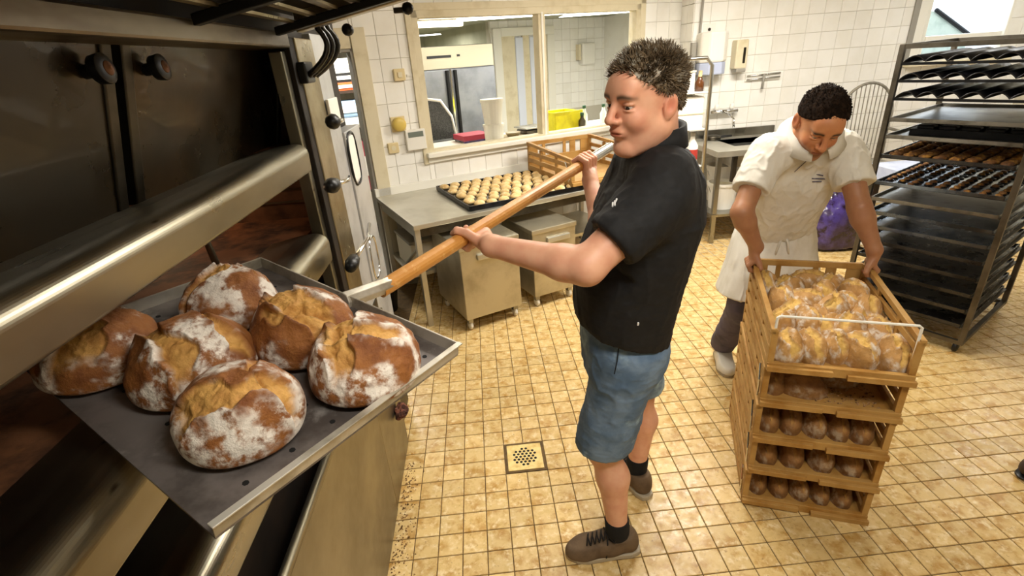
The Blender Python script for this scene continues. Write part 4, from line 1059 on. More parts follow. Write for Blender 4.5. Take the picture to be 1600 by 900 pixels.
# black deep cake mould, a tray of browned pastries, muffin tray, then bare trays down to the foot
t = flat_tray(zs[4], 'tray_light', 'shiny tray carrying a black loaf mould in the rack')
mk = thing('cake_mould', 'black ribbed cake mould block on a shiny tray in the rack', 'mould', RK(0.3, 0.35, zs[4]))
for i in range(5):
    for j in range(7):
        rbox(0.04 + i * 0.105, 0.04 + i * 0.105 + 0.085, 0.16 + j * 0.085, 0.16 + j * 0.085 + 0.062, zs[4] - 0.006, zs[4] + 0.05).build('mould_cell', 'pan_black', mk, bevel=0.008)
rbox(0.03, 0.57, 0.14, 0.76, zs[4] - 0.006, zs[4] + 0.03).build('mould_frame', 'pan_black', mk)
t = flat_tray(zs[5], 'tray_dark', 'dark tray of browned pastries in the rack')
for i in range(8):
    for j in range(10):
        a = 0.07 + i * 0.073; b = 0.04 + j * 0.07
        V, fs = blob_mesh(0.030, i * 17 + j, 6, 0.4, (1, 1, 0.55))
        o = make('pastry', V + RK(a, b, 0) + np.array([0, 0, zs[5] + 0.006]), fs, 'pastry', None, True, origin=RK(a, b, zs[5]))
        tag(o, 'small browned pastry on the dark tray in the rack', 'pastry', 'pastries on the dark rack tray')
muffin_tray(zs[6], 'steel muffin tray with dark cups and pastry scraps in the rack', 'tray_blue', 'pan_black', 0.75)
flat_tray(zs[7], 'tray_light', 'pale worn tray below the muffin tray in the rack')
names = ['bare bluish tray in the rack, second below the muffin tray', 'bare dark tray in the rack, third below the muffin tray', 'bare dark tray in the rack, fourth below the muffin tray',
         'bare dark tray in the rack, fifth below the muffin tray', 'bare dark tray in the rack, third up from the foot', 'bare dark tray in the rack, second up from the foot', 'lowest bare dark tray in the rack']
for k, z in enumerate(zs[8:]): flat_tray(z, 'tray_blue' if k < 2 else 'tray_dark', names[k])
# ================================================================== the two bakers
skin_material('skin_fair', '#e3ad8d', '#c4654c', '#5a4433')
skin_material('skin_tan', '#c98b5e', '#a8573a', '#1f140d')
mat('black_pique', '#0b0b0c', 0.8, var=('#131315', 60, 0.4, 0.7), bump=(0.25, 500, 0.001))
mat('white_pique', '#dedacf', 0.85, var=('#d3cec1', 8, 0.4, 0.7), bump=(0.25, 500, 0.001))
mat('apron_white', '#e3dfd4', 0.8, var=('#d5d0c2', 9, 0.4, 0.7))
mat('denim', '#72879e', 0.85, var=[('#536a84', 9, 0.35, 0.65), ('#a3bccb', 6, 0.56, 0.72)], bump=(0.4, 420, 0.001))
mat('denim_light', '#9db7c6', 0.85)
mat('trouser_grey', '#5d5666', 0.85, var=('#4a4553', 10, 0.4, 0.7), bump=(0.2, 200, 0.001))
mat('sock_black', '#0d0d0e', 0.9)
mat('suede', '#6a5640', 0.85, var=('#54422f', 14, 0.4, 0.7), bump=(0.3, 200, 0.001))
mat('sole', '#a89c86', 0.6)
mat('lace', '#161210', 0.8)
mat('hair_brown', '#7a6850', 0.5, var=('#4f4130', 60, 0.4, 0.65), spots=('#a39a8a', 45, 0.56, 0.66))
mat('hair_dark', '#1b130d', 0.95, var=('#2a1e15', 60, 0.45, 0.65), spec=0.1)
mat('eye_white', '#b9aea5', 0.3); mat('iris', '#2d2620', 0.15); mat('clog', '#d8d2c4', 0.5)
mat('thread', '#d8d8d8', 0.6)

def fr3(fwd, up_hint=(0, 0, 1)):
    f = unit(fwd); l = unit(np.cross(up_hint, f)); u = np.cross(f, l); return np.stack([f, l, u], axis=1)
def add_hair_cap(o, Rm, sc, thick, front_z, seed, strands, length, spike, parent, m, rad=0.0016, back_z=-0.052):
    L = lambda x, y, z: np.array(o) + Rm @ (np.array([x, y, z]) * sc)
    pr = [ellip(L(-0.016, 0, 0.038), np.array([0.100 + thick, 0.077 + thick, 0.083 + thick]) * sc, Rm, 0.01),
          rcone(L(-0.075, 0, -0.02), L(-0.070, 0, -0.045), 0.045 * sc, 0.035 * sc, 0.03)]
    # face side is cut away along a hairline, neck below, hollow round the ears
    pr += [half(L(0.066, 0, front_z), Rm @ unit(np.array([-0.55, 0, 0.85])), 0.006), half(L(0, 0, back_z), Rm @ np.array([-0.35, 0, 0.94]), 0.006)]
    for s in (-1, 1): pr.append(ellip(L(0.006, s * 0.082, -0.012), np.array([0.040, 0.030, 0.040]) * sc, Rm, 0.008, 's'))
    V, Q = mesh_sdf(pr, 0.003)
    N = vnormals(V, Q); V = V + N * (0.0035 * fbm(V, 90, seed, 2) + 0.003 * fbm(V, 35, seed + 3, 2))[:, None]
    mb = MB(); rng = np.random.default_rng(seed); ids = rng.choice(len(V), strands); cn = [fbm(V, 55, seed + 70 + j * 7, 2) for j in range(3)]
    vs = V.tolist(); fs = Q.tolist()
    for i in ids:
        p = V[i]; n = N[i]; q = ((p - np.array(o)) @ Rm) / sc
        if n @ (Rm @ np.array([0.9, 0, -0.3])) > 0.75: continue
        top = sstep(q[2], 0.02, 0.09); ln = length * (0.35 + 0.65 * top) * rng.uniform(0.6, 1.25)
        cl_ = np.array([cn[j][i] for j in range(3)])
        d = unit(n * (0.5 + spike * top) + Rm @ np.array([0.45 * spike - 0.25, 0.0, -0.45 + 0.85 * top]) * 0.8 + cl_ * 0.75 * spike + rng.normal(0, 0.13, 3))
        d2 = unit(d + rng.normal(0, 0.15, 3) + cl_ * 0.5 + Rm @ np.array([0.3, 0, -0.15]))
        pts = [p - n * 0.004, p + d * ln * 0.5, p + d * ln * 0.5 + d2 * ln * 0.5]
        mb.tube(pts, [rad * 1.5, rad * 1.2, rad * 0.25], 3, cap=False)
    off = len(vs); vs += mb.v; fs += [tuple(k + off for k in f) for f in mb.f]
    return make('hair', vs, fs, m, parent, True)
def eyes(L, Rm, sc, parent, look=(0.0, 0.0), er=0.0120):
    for s in (-1, 1):
        c = L(0.0765, s * 0.032, 0.0085); g = Rm @ unit(np.array([1, look[0], look[1]])); r = er * sc
        e = MB().lathe([(0.001, -r)] + [(r * math.cos(a), r * math.sin(a)) for a in np.linspace(-1.4, 1.4, 12)] + [(0.001, r)], c, g, 18).build('eye', 'eye_white', parent, smooth=True)
        MB().lathe([(0.0055 * sc, r * 0.86), (0.0052 * sc, r * 0.94), (0.002 * sc, r * 1.02)], c, g, 14).build('iris', 'iris', e, smooth=True)
def shoe(ank, fwd, parent, m_up, m_sole, laces=True, ln=0.285, high=0.098):
    a = np.array([ank[0], ank[1], 0.0]); f = unit([fwd[0], fwd[1], 0]); l = np.array([-f[1], f[0], 0]); U = np.array([0, 0, 1.0])
    L = lambda x, y, z: a + f * x + l * y + U * z
    k = ln / 0.285
    pr = [rcone(L(-0.045, 0, 0.05), L(0.03, 0, 0.05), 0.040, 0.043, 0.03), rcone(L(0.03, 0, 0.045), L(0.135 * k, 0, 0.030), 0.043, 0.046, 0.03), rcone(L(0.135 * k, 0, 0.028), L(0.168 * k, 0.004, 0.026), 0.046, 0.036, 0.03),
          rcone(L(-0.02, 0, 0.085), L(0.10, 0, 0.050), 0.040, 0.038, 0.03), rcone(L(-0.035, 0, 0.08), L(-0.01, 0, 0.10), 0.040, 0.040, 0.02),
          half(L(0, 0, 0.016), U), half(L(0.0, 0, high), -unit(U + f * 0.22))]
    V, Q = mesh_sdf(pr, 0.004); s = make('shoe', V, Q, m_up, parent, True)
    out = [(-0.092, 0), (-0.085, 0.028), (-0.05, 0.041), (0.0, 0.041), (0.06, 0.046), (0.12 * k, 0.052), (0.165 * k, 0.044), (0.198 * k, 0.022), (0.204 * k, 0)]
    poly = out + [(x, -y) for x, y in out[-2:0:-1]]
    MB().prism(poly, a, f, l, U * 0.024).build('sole', m_sole, s, bevel=0.005)
    if laces:
        for i in range(5):
            x = 0.040 + i * 0.017; z = 0.1125 - i * 0.0062
            MB().tube([L(x, -0.027, z - 0.011), L(x + 0.004, -0.014, z - 0.002), L(x + 0.006, 0, z + 0.001), L(x + 0.004, 0.014, z - 0.002), L(x, 0.027, z - 0.011)], 0.0030, 6).build('lace', 'lace', s, smooth=True)
            MB().tube([L(x, -0.026, z - 0.010), L(x + 0.008, 0, z - 0.001), L(x + 0.015, 0.024, z - 0.014)], 0.0026, 6).build('lace', 'lace', s, smooth=True)
        for sd in (-1, 1):
            MB().tube([L(0.040, 0, 0.114), L(0.015, sd * 0.02, 0.125), L(0.02, sd * 0.048, 0.105), L(0.040, sd * 0.02, 0.110)], 0.003, 6).build('lace_bow', 'lace', s, smooth=True)
            MB().tube([L(0.040, 0, 0.114), L(0.045, sd * 0.036, 0.092), L(0.048, sd * 0.047, 0.065), L(0.052, sd * 0.050, 0.030)], 0.003, 6).build('lace_end', 'lace', s, smooth=True)
    return s
def sock(ank, knee, parent, m, z0=0.06, z1=0.165, r=0.044):
    ax = unit(np.array(knee) - np.array(ank)); a = np.array(ank, float)
    st = a + ax * ((z0 - a[2]) / ax[2]); en = a + ax * ((z1 - a[2]) / ax[2])
    MB().tube([st, st * 0.6 + en * 0.4, en * 0.9 + st * 0.1, en, en - ax * 0.004], [r * 0.80, r * 0.92, r * 0.99, r * 0.97, r * 0.90], 24).build('sock', m, parent, smooth=True)

# ------------------------------------------------------------------ baker in the black polo
F1 = unit([-0.99, 0.06, 0]); LF1 = np.array([-F1[1], F1[0], 0])          # facing the oven; his left is towards the camera
pel = np.array([0.425, 1.455, 0.93]); nek = np.array([0.478, 1.365, 1.535])
lsh = np.array([0.435, 1.195, 1.455]); rsh = np.array([0.47, 1.540, 1.455])
lel = px_depth(916, 416, 1.245); lwr = px_depth(768, 384, 1.355); lha = pole_at(737)
rha = pole_at(912); rel = np.array([0.425, 1.70, 1.20]); rwr = rha + np.array([0.015, -0.045, -0.055])
lhip = np.array([0.425, 1.370, 0.90]); rhip = np.array([0.445, 1.545, 0.90])
lkn = np.array([0.352, 1.398, 0.49]); rkn = np.array([0.570, 1.670, 0.50])
lan = np.array([0.398, 1.342, 0.09]); ran = np.array([0.568, 1.650, 0.09])
m1 = thing('person', 'baker in a black polo shirt and denim shorts holding the peel pole', 'person', (0.45, 1.47, 0))
hc1 = np.array([0.424, 1.318, 1.672]); SC1 = 0.97
hf1 = unit([-0.88, -0.42, -0.10]); HR1 = fr3(hf1, unit([0.03, -0.05, 1]))
hp, HL1 = head_prims(hc1, HR1, SC1, 1.0)
hp += [rcone(HL1(-0.038, 0, -0.05), nek + np.array([0.0, 0, 0.0]), 0.060, 0.064, 0.03), rcone(HL1(0.0, 0, -0.085), nek + np.array([-0.03, 0, 0.02]), 0.046, 0.050, 0.03)]
hv = mesh_sdf(hp, 0.0025)
def arm(sh, el, wr, k=0.02, r=(0.052, 0.044, 0.048, 0.027), drop=0.012):
    mid = el + (wr - el) * 0.22 + np.array([0, 0, -drop * 0.3])
    return [rcone(sh, el, r[0], r[1], k), rcone(el, mid, r[1], r[2] * 0.97, k), rcone(mid, wr, r[2] * 0.95, r[3], k)]
lav = mesh_sdf(arm(lsh, lel, lwr, 0.02, (0.055, 0.047, 0.047, 0.029)) + grip(lha, PD, lwr, 0.0205, 1, -1), 0.003)
rav = mesh_sdf(arm(rsh, rel, rwr, 0.02, (0.055, 0.044, 0.046, 0.028)) + grip(rha, PD, rwr, 0.0205, -1, 1), 0.003)
def leg(kn, an, hip):
    calf = kn + (an - kn) * 0.33 - F1 * 0.018
    return [rcone(hip, kn + np.array([0, 0, 0.03]), 0.085, 0.062, 0.03), rcone(kn + np.array([0, 0, 0.05]), kn, 0.060, 0.054, 0.03), rcone(kn + F1 * 0.012, kn + F1 * 0.012 + np.array([0, 0, -0.02]), 0.045, 0.042, 0.03),
            rcone(kn, calf, 0.052, 0.058, 0.03), rcone(calf, an + np.array([0, 0, 0.03]), 0.057, 0.036, 0.03), rcone(an + np.array([0, 0, 0.05]), an, 0.035, 0.037, 0.02)]
llv = mesh_sdf(leg(lkn, lan, lhip) + leg(rkn, ran, rhip) + [loft(pel, np.stack([LF1, F1, np.array([0, 0, 1.0])], 1), [(-0.1, 0, 0, 0.14, 0.10), (0.2, 0, 0, 0.12, 0.08)], 0.03)], 0.006)
V, Q = join([hv, lav, rav, llv])
make('body', V, Q, 'skin_fair', m1, True, colors={'tint': skin_tint(V, hc1, HR1, SC1, 0.10)})
eyes(HL1, HR1, SC1, m1, (0.5, -0.35), 0.0113)
add_hair_cap(hc1, HR1, SC1, 0.006, 0.072, 5, 5200, 0.023, 0.70, m1, 'hair_brown', 0.0011)
# polo shirt
up1 = unit(nek - pel); lat1 = unit(LF1 - up1 * (LF1 @ up1)); fw1 = np.cross(lat1, up1)
if fw1 @ F1 < 0: fw1 = -fw1
SR1 = np.stack([lat1, fw1, up1], axis=1)
st1 = [(0.03, 0, 0.005, 0.195, 0.150), (0.12, 0, 0.015, 0.198, 0.160), (0.24, 0, 0.018, 0.200, 0.163), (0.36, 0, 0.0, 0.205, 0.150), (0.47, 0, -0.02, 0.200, 0.135), (0.56, 0, -0.03, 0.150, 0.105), (0.615, 0, -0.02, 0.085, 0.082)]
shp = [loft(pel, SR1, st1, 0.03), rcone(lsh + np.array([0.01, 0.03, 0.0]), lsh + (lel - lsh) * 0.56, 0.086, 0.076, 0.05), rcone(rsh + np.array([0.01, -0.03, 0]), rsh + (rel - rsh) * 0.56, 0.086, 0.076, 0.05),
       rcone(nek - LF1 * 0.10 + np.array([0.0, 0, -0.03]), nek + LF1 * 0.10 + np.array([0, 0, -0.03]), 0.06, 0.06, 0.06)]
lcut = lsh + (lel - lsh) * 0.66; rcut = rsh + (rel - rsh) * 0.66
def cut_round(p, n, c, r):    # plane cut that only acts near a sleeve
    p = np.array(p, float); n = unit(n); c = np.array(c, float)
    return ('s', c - r, c + r, lambda P: np.maximum(((P - p) @ n), np.linalg.norm(P - c, axis=-1) - r), 0.004)
shp2 = shp + [cut_round(lcut, lsh - lel, lel, 0.195), cut_round(rcut, rsh - rel, rel, 0.19), half(pel + np.array([0, 0, 0.045]) , unit(np.array([0.0, 0, 1.0]) + F1 * -0.30))]
sV, sQ = mesh_sdf(shp2, 0.005)
sV = wrinkle(sV, sQ, 0.006, 7.0, 3, (1.6, 1.6, 0.6)); sV = wrinkle(sV, sQ, 0.003, 16.0, 9, (0.8, 0.8, 1.6))
shirt = make('polo_shirt', sV, sQ, 'black_pique', m1, True)
def collar(c, axis, fwd, r, h, parent, m, gap=0.45, flare=0.018):
    ax = unit(axis); f = unit(fwd - ax * (fwd @ ax)); l = np.cross(ax, f); mb = MB(); n = 36; vs = []; fs = []
    for i in range(n + 1):
        a = gap + (2 * math.pi - 2 * gap) * i / n; e = f * math.cos(a) + l * math.sin(a); e1 = e * np.array([1, 1, 1]); back = 0.5 - 0.5 * math.cos(a)
        hh = h * (0.75 + 0.35 * back)
        for (rr, zz) in ((r, 0.0), (r * 0.97, hh), (r * 1.0 + 0.006, hh + 0.003), (r + flare, hh * 0.2 - 0.012 * (1 - back)), (r + flare - 0.004, hh * 0.15 - 0.012 * (1 - back))):
            vs.append(c + e * rr * (1 + 0.10 * math.cos(a)) + ax * zz)
    for i in range(n):
        for j in range(4): fs.append((i * 5 + j, (i + 1) * 5 + j, (i + 1) * 5 + j + 1, i * 5 + j + 1))
    o = make('collar', vs, fs, m, parent, True); md = o.modifiers.new('thick', 'SOLIDIFY'); md.thickness = 0.003; return o
collar(nek + np.array([-0.006, 0, 0.025]), unit(hc1 - nek + np.array([0.10, 0, 0.25])), F1, 0.074, 0.052, shirt, 'black_pique', 0.35, 0.022)
# chest emblem and hem tag: small pale stitched marks
ec = px_depth(957, 313, 1.30)
def nearest(P, Vv, Qq):
    i = np.argmin(((Vv - np.array(P)) ** 2).sum(1)); return Vv[i], vnormals(Vv, Qq)[i]
def stitch(u, v, D, pts, name, m, parent, Vv, Qq, wdt=0.0022):
    """short strokes laid on the surface seen at picture point (u,v); pts in metres right/up as the camera sees them"""
    r = RC @ np.array([u - 800, v - 450, F_PX]); r = unit(r)
    d = Vv - CAM; t = d @ r; e = np.linalg.norm(d - t[:, None] * r, axis=1); ok = e < 0.012
    if not ok.any(): return
    i = np.where(ok)[0][np.argmin(t[ok])]; p = Vv[i]; n = vnormals(Vv, Qq)[i]
    rx = unit(_cx - n * (_cx @ n)); ry = np.cross(n, rx)
    mb = MB()
    for seg in pts: mb.tube([p + n * 0.0035 + rx * a + ry * b for a, b in seg], wdt, 5)
    o = mb.build(name, m, parent); return o
stitch(957, 313, 1.3, [[(-0.006, -0.010), (-0.002, 0.008)], [(0.0, -0.012), (0.004, 0.010)], [(-0.004, 0.002), (0.006, 0.004)], [(0.006, 0.004), (0.010, 0.014)]], 'chest_emblem', 'thread', shirt, sV, sQ)
stitch(997, 511, 1.5, [[(0.0, -0.005), (0.0, 0.004)]], 'hem_tag', 'thread', shirt, sV, sQ, 0.003)
# denim shorts
lk2 = lkn + np.array([0, 0, 0.015]); rk2 = rkn + np.array([0, 0, 0.04])
def shleg(hip, kn, n):
    return [rcone(hip, kn + (hip - kn) * 0.12, 0.112, 0.092, 0.045), rcone(kn + (hip - kn) * 0.3, kn - (hip - kn) * 0.05, 0.096, 0.095, 0.03)]
zl, zr = lkn[2] + 0.012, rkn[2] + 0.045
sop = [loft(pel, np.stack([LF1, F1, np.array([0, 0, 1.0])], 1), [(-0.10, 0, 0, 0.165, 0.130), (0.0, 0, -0.005, 0.180, 0.140), (0.10, 0, 0, 0.172, 0.135)], 0.04)] + shleg(lhip, lk2, 0) + shleg(rhip, rk2, 0)
def cut_below(z, c, r):
    return ('s', np.array([c[0] - r, c[1] - r, z - 0.3]), np.array([c[0] + r, c[1] + r, z + 0.01]), lambda P: np.maximum(P[..., 2] - z, np.linalg.norm(P[..., :2] - np.array(c[:2]), axis=-1) - r), 0.003)
sop += [cut_below(zl, lkn, 0.15), cut_below(zr, rkn, 0.13), half((0, 0, 0.4), (0, 0, 1))]
oV, oQ = mesh_sdf(sop, 0.005); oV = wrinkle(oV, oQ, 0.007, 9.0, 21, (1.3, 1.3, 0.7)); oV = wrinkle(oV, oQ, 0.003, 24, 27, (0.6, 0.6, 1.5))
shorts = make('denim_shorts', oV, oQ, 'denim', m1, True)
stitch(965, 560, 1.6, [[(0.006, 0.04), (0.0, -0.02), (-0.008, -0.06)]], 'pocket_seam', 'sock_black', shorts, oV, oQ, 0.0018)
for kn, an in ((lkn, lan), (rkn, ran)):
    calf = kn + (an - kn) * 0.33 - F1 * 0.018
    kV, kQ = mesh_sdf([rcone(calf, an + np.array([0, 0, 0.03]), 0.061, 0.041, 0.03), rcone(an + np.array([0, 0, 0.05]), an, 0.040, 0.040, 0.02), half((0, 0, 0.05), (0, 0, 1)), half((0, 0, 0.172), (0, 0, -1))], 0.004)
    make('sock', kV, kQ, 'sock_black', m1, True)
shoe(lan, unit([-0.998, 0.03, 0]), m1, 'suede', 'sole'); shoe(ran, unit([-0.35, 0.94, 0]), m1, 'suede', 'sole')

# ------------------------------------------------------------------ baker in the white polo
m2 = thing('person', 'baker in a white polo and apron bending over the stack of crates', 'person', (1.45, 2.45, 0))
neck2 = px_depth(1262, 214, 2.14); pel2 = np.array([1.50, 2.40, 0.90])
rs2 = px_depth(1192, 246, 2.17); ls2 = px_depth(1322, 238, 2.15)        # his right is on the picture's left
re2 = px_depth(1159, 332, 2.14); le2 = px_depth(1343, 325, 2.10)
GL = crate_pt(0.006, CD_ - 0.06, 0.0); GL[2] = 4 * CPITCH + 0.196; GRr = crate_pt(CW_ - 0.006, CD_ - 0.05, 0); GRr[2] = 4 * CPITCH + 0.196
rw2 = GL + np.array([-0.005, -0.012, 0.085]); lw2 = GRr + np.array([0.0, -0.012, 0.085])
hc2 = px_depth(1281, 192, 2.02); hf2 = unit([-0.22, -0.80, -0.60]); HR2 = fr3(hf2, unit([0.0, -0.35, 1]))
S2 = 1.06
hp, HL2 = head_prims(hc2, HR2, S2, 0.0)
hp += [rcone(HL2(-0.045, 0, -0.045), neck2, 0.054 * S2, 0.062, 0.03), rcone(HL2(-0.015, 0, -0.08), neck2 + np.array([0, -0.04, -0.03]), 0.040, 0.05, 0.03)]
hv = mesh_sdf(hp, 0.003)
wrap_side = 1
rav = mesh_sdf(arm(rs2, re2, rw2, 0.02, (0.050, 0.043, 0.045, 0.028)) + grip(GL, CFY, rw2, 0.012, -1, -1), 0.0035)
lav = mesh_sdf(arm(ls2, le2, lw2, 0.02, (0.050, 0.043, 0.045, 0.028)) + grip(GRr, CFY, lw2, 0.012, 1, -1), 0.0035)
rk_ = np.array([1.365, 2.36, 0.47]); ra_ = np.array([1.385, 2.56, 0.09]); lk_ = np.array([1.60, 2.30, 0.47]); la_ = np.array([1.66, 2.52, 0.09])
rh2 = np.array([1.42, 2.42, 0.88]); lh2 = np.array([1.59, 2.38, 0.88])
F2 = unit([-0.25, -0.97, 0]); LF2 = np.array([-F2[1], F2[0], 0])
tor = mesh_sdf([rcone(pel2, neck2, 0.10, 0.08, 0.03), rcone(rh2, rk_, 0.07, 0.05, 0.03), rcone(lh2, lk_, 0.07, 0.05, 0.03), rcone(rk_, ra_, 0.045, 0.036, 0.03), rcone(lk_, la_, 0.045, 0.036, 0.03)], 0.008)
V, Q = join([hv, rav, lav, tor])
make('body', V, Q, 'skin_tan', m2, True, colors={'tint': skin_tint(V, hc2, HR2, S2, 0.45)})
eyes(HL2, HR2, S2, m2, (0.0, -0.75), 0.0104)
add_hair_cap(hc2, HR2, S2, 0.007, 0.070, 15, 1500, 0.006, 0.2, m2, 'hair_dark', 0.0012)
up2 = unit(neck2 - pel2); lat2 = unit((ls2 - rs2) - up2 * ((ls2 - rs2) @ up2)); fw2 = np.cross(lat2, up2)
if fw2 @ F2 < 0: fw2 = -fw2
SR2 = np.stack([lat2, fw2, up2], axis=1); T2 = np.linalg.norm(neck2 - pel2)
st2 = [(0.0, 0, 0.01, 0.160, 0.125), (0.12, 0, 0.015, 0.160, 0.125), (T2 * 0.45, 0, 0.015, 0.172, 0.125), (T2 * 0.68, 0, 0.005, 0.185, 0.120), (T2 * 0.84, 0, -0.01, 0.180, 0.105), (T2 * 0.95, 0, -0.01, 0.125, 0.085), (T2 * 1.02, 0, 0.0, 0.072, 0.072)]
sp2 = [loft(pel2, SR2, st2, 0.03), rcone(rs2 + (neck2 - rs2) * 0.12, rs2 + (re2 - rs2) * 0.55, 0.080, 0.074, 0.05), rcone(ls2 + (neck2 - ls2) * 0.12, ls2 + (le2 - ls2) * 0.55, 0.080, 0.074, 0.05),
       rcone(rs2 + (neck2 - rs2) * 0.3, ls2 + (neck2 - ls2) * 0.3, 0.065, 0.065, 0.05),
       cut_round(rs2 + (re2 - rs2) * 0.60, rs2 - re2, re2, 0.19), cut_round(ls2 + (le2 - ls2) * 0.60, ls2 - le2, le2, 0.19), half(pel2 + up2 * 0.02, up2)]
sV, sQ = mesh_sdf(sp2, 0.005); sV = wrinkle(sV, sQ, 0.010, 7, 31, (1.8, 1.8, 0.7), None); sV = wrinkle(sV, sQ, 0.004, 18, 37, (1.4, 1.4, 0.8))
sh2 = make('polo_shirt', sV, sQ, 'white_pique', m2, True)
collar(neck2 + up2 * 0.018 + fw2 * 0.012, unit(up2 * 0.8 + (hc2 - neck2) * 0.9), fw2, 0.080, 0.046, sh2, 'white_pique', 0.24, 0.052)
stitch(1253, 262, 2, [[(0.02, 0.06), (0.0, 0.0), (-0.012, -0.035)]], 'placket', 'trouser_grey', sh2, sV, sQ, 0.0016)
for k in range(3):
    stitch(1283, 278 + k * 4, 2, [[(-0.034, 0.0), (0.006 if k != 1 else 0.034, 0.001)]], 'chest_lettering', 'trouser_grey', sh2, sV, sQ, 0.0026)
# apron, trousers, clogs
UPZ = np.array([0, 0, 1.0]); ARm = np.stack([LF2, F2, UPZ], axis=1)
ap = [loft((pel2[0], pel2[1], 0), ARm, [(0.55, -0.02, 0.03, 0.245, 0.190), (0.70, 0, 0.02, 0.225, 0.175), (0.85, 0, 0.0, 0.200, 0.150), (0.955, 0, 0.0, 0.172, 0.135)], 0.02), half((0, 0, 0.555), (0, 0, 1))]
aV, aQ = mesh_sdf(ap, 0.006); aV = wrinkle(aV, aQ, 0.010, 9, 41, (1.6, 1.6, 0.25))
apr = make('apron', aV, aQ, 'apron_white', m2, True)
bandp = [pel2 + np.array([0, 0, 0.02]) + LF2 * 0.178 * math.cos(a) + F2 * 0.140 * math.sin(a) for a in np.linspace(0, 2 * math.pi, 40, endpoint=False)]
MB().tube(bandp, 0.009, 8, closed=True).build('apron_string', 'apron_white', apr, smooth=True)
kf = pel2 + np.array([0, 0, 0.02]) + F2 * 0.150
for s in (-1, 1):
    MB().tube([kf, kf + LF2 * s * 0.03 + UPZ * 0.012, kf + LF2 * s * 0.045 - UPZ * 0.01, kf - UPZ * 0.006], 0.006, 6).build('bow_loop', 'apron_white', apr, smooth=True)
    MB().tube([kf, kf + LF2 * s * 0.02 - UPZ * 0.05 + F2 * 0.01, kf + LF2 * s * 0.03 - UPZ * 0.11 + F2 * 0.008], 0.006, 6).build('bow_end', 'apron_white', apr, smooth=True)
tp = [rcone(rh2, rk_, 0.098, 0.080, 0.03), rcone(lh2, lk_, 0.098, 0.080, 0.03), rcone(rk_, ra_ + UPZ * 0.03, 0.080, 0.070, 0.03), rcone(lk_, la_ + UPZ * 0.03, 0.080, 0.070, 0.03), half((0, 0, 0.085), (0, 0, 1))]
tV, tQ = mesh_sdf(tp, 0.007); tV = wrinkle(tV, tQ, 0.008, 11, 51, (1, 1, 1.5)); make('trousers', tV, tQ, 'trouser_grey', m2, True)
shoe(ra_, unit([-0.25, -0.97, 0]), m2, 'clog', 'sole', False); shoe(la_, unit([-0.25, -0.97, 0]), m2, 'clog', 'sole', False)
if False:
    pass
# ================================================================== steel work table under the window
tb = thing('work_table', 'long stainless steel work table standing under the window', 'table', W(1.1, -0.5, 0))
TZ = 0.797
def wp(s0, s1, n0, n1, z0, z1): return wbox(MB(), s0, s1, n0, n1, z0, z1)
mat('table_steel', '#cfccc0', 0.36, 0.75, var=('#bab6a8', 3, 0.35, 0.7), rough_var=0.08)
wp(-0.09, 2.00, -1.02, -0.01, TZ - 0.035, TZ).build('table_top', 'table_steel', tb, bevel=0.004)
wp(-0.09, 2.00, -0.03, -0.003, TZ, TZ + 0.07).build('upstand', 'white_paint', tb, bevel=0.003)
for (s, n) in ((-0.06, -0.98), (-0.06, -0.08), (1.96, -0.98), (1.96, -0.08)):
    wp(s - 0.02, s + 0.02, n - 0.02, n + 0.02, 0.0, TZ - 0.03).build('leg', 'table_steel', tb, bevel=0.003)
for n in (-0.98, -0.08):
    wp(-0.06, 1.96, n - 0.015, n + 0.015, 0.70, 0.765).build('apron', 'steel_dark', tb)
wp(-0.075, -0.045, -0.98, -0.08, 0.70, 0.765).build('apron', 'table_steel', tb)
MB().tube([W(-0.06, -0.1, 0.10), W(-0.06, -0.55, 0.36), W(-0.06, -0.97, 0.62)], 0.012, 8).build('brace', 'steel', tb, smooth=True)
# bins on casters
def bin_(s0, s1, n0, n1, z1, label):
    t = thing('flour_bin', label, 'bin', W((s0 + s1) / 2, (n0 + n1) / 2, 0), 'steel flour bins under the table')
    wp(s0, s1, n0, n1, 0.10, z1 - 0.03).build('body', 'bin_steel', t, bevel=0.006)
    wp(s0 - 0.006, s1 + 0.006, n0 - 0.008, n1 + 0.006, z1 - 0.035, z1).build('lid', 'bin_steel', t, bevel=0.006)
    wp(s0 + 0.12, s1 - 0.06, n0 - 0.022, n0, z1 - 0.12, z1 - 0.075).build('handle', 'table_steel', t, bevel=0.008)
    for s in (s0 + 0.04, s1 - 0.04):
        for n in (n0 + 0.05, n1 - 0.05):
            c = wp(s - 0.018, s + 0.018, n - 0.02, n + 0.02, 0.055, 0.102).build('caster_fork', 'steel', t)
            MB().lathe([(0.028, -0.012), (0.034, -0.008), (0.034, 0.008), (0.028, 0.012)], W(s, n, 0.035), WU, 14).build('wheel', 'white_plastic', c, smooth=True)
    return t
mat('bin_white', '#d9d4c4', 0.5); mat('bin_steel', '#c4bda8', 0.38, 0.8, var=('#a89f88', 4, 0.4, 0.7))
bin_(0.13, 0.58, -1.26, -0.70, 0.66, 'larger stainless flour bin on white casters, nearest the bare table leg')
bin_(0.72, 1.10, -1.22, -0.72, 0.64, 'smaller stainless flour bin on casters, beside the black-shirted baker\'s forearm')
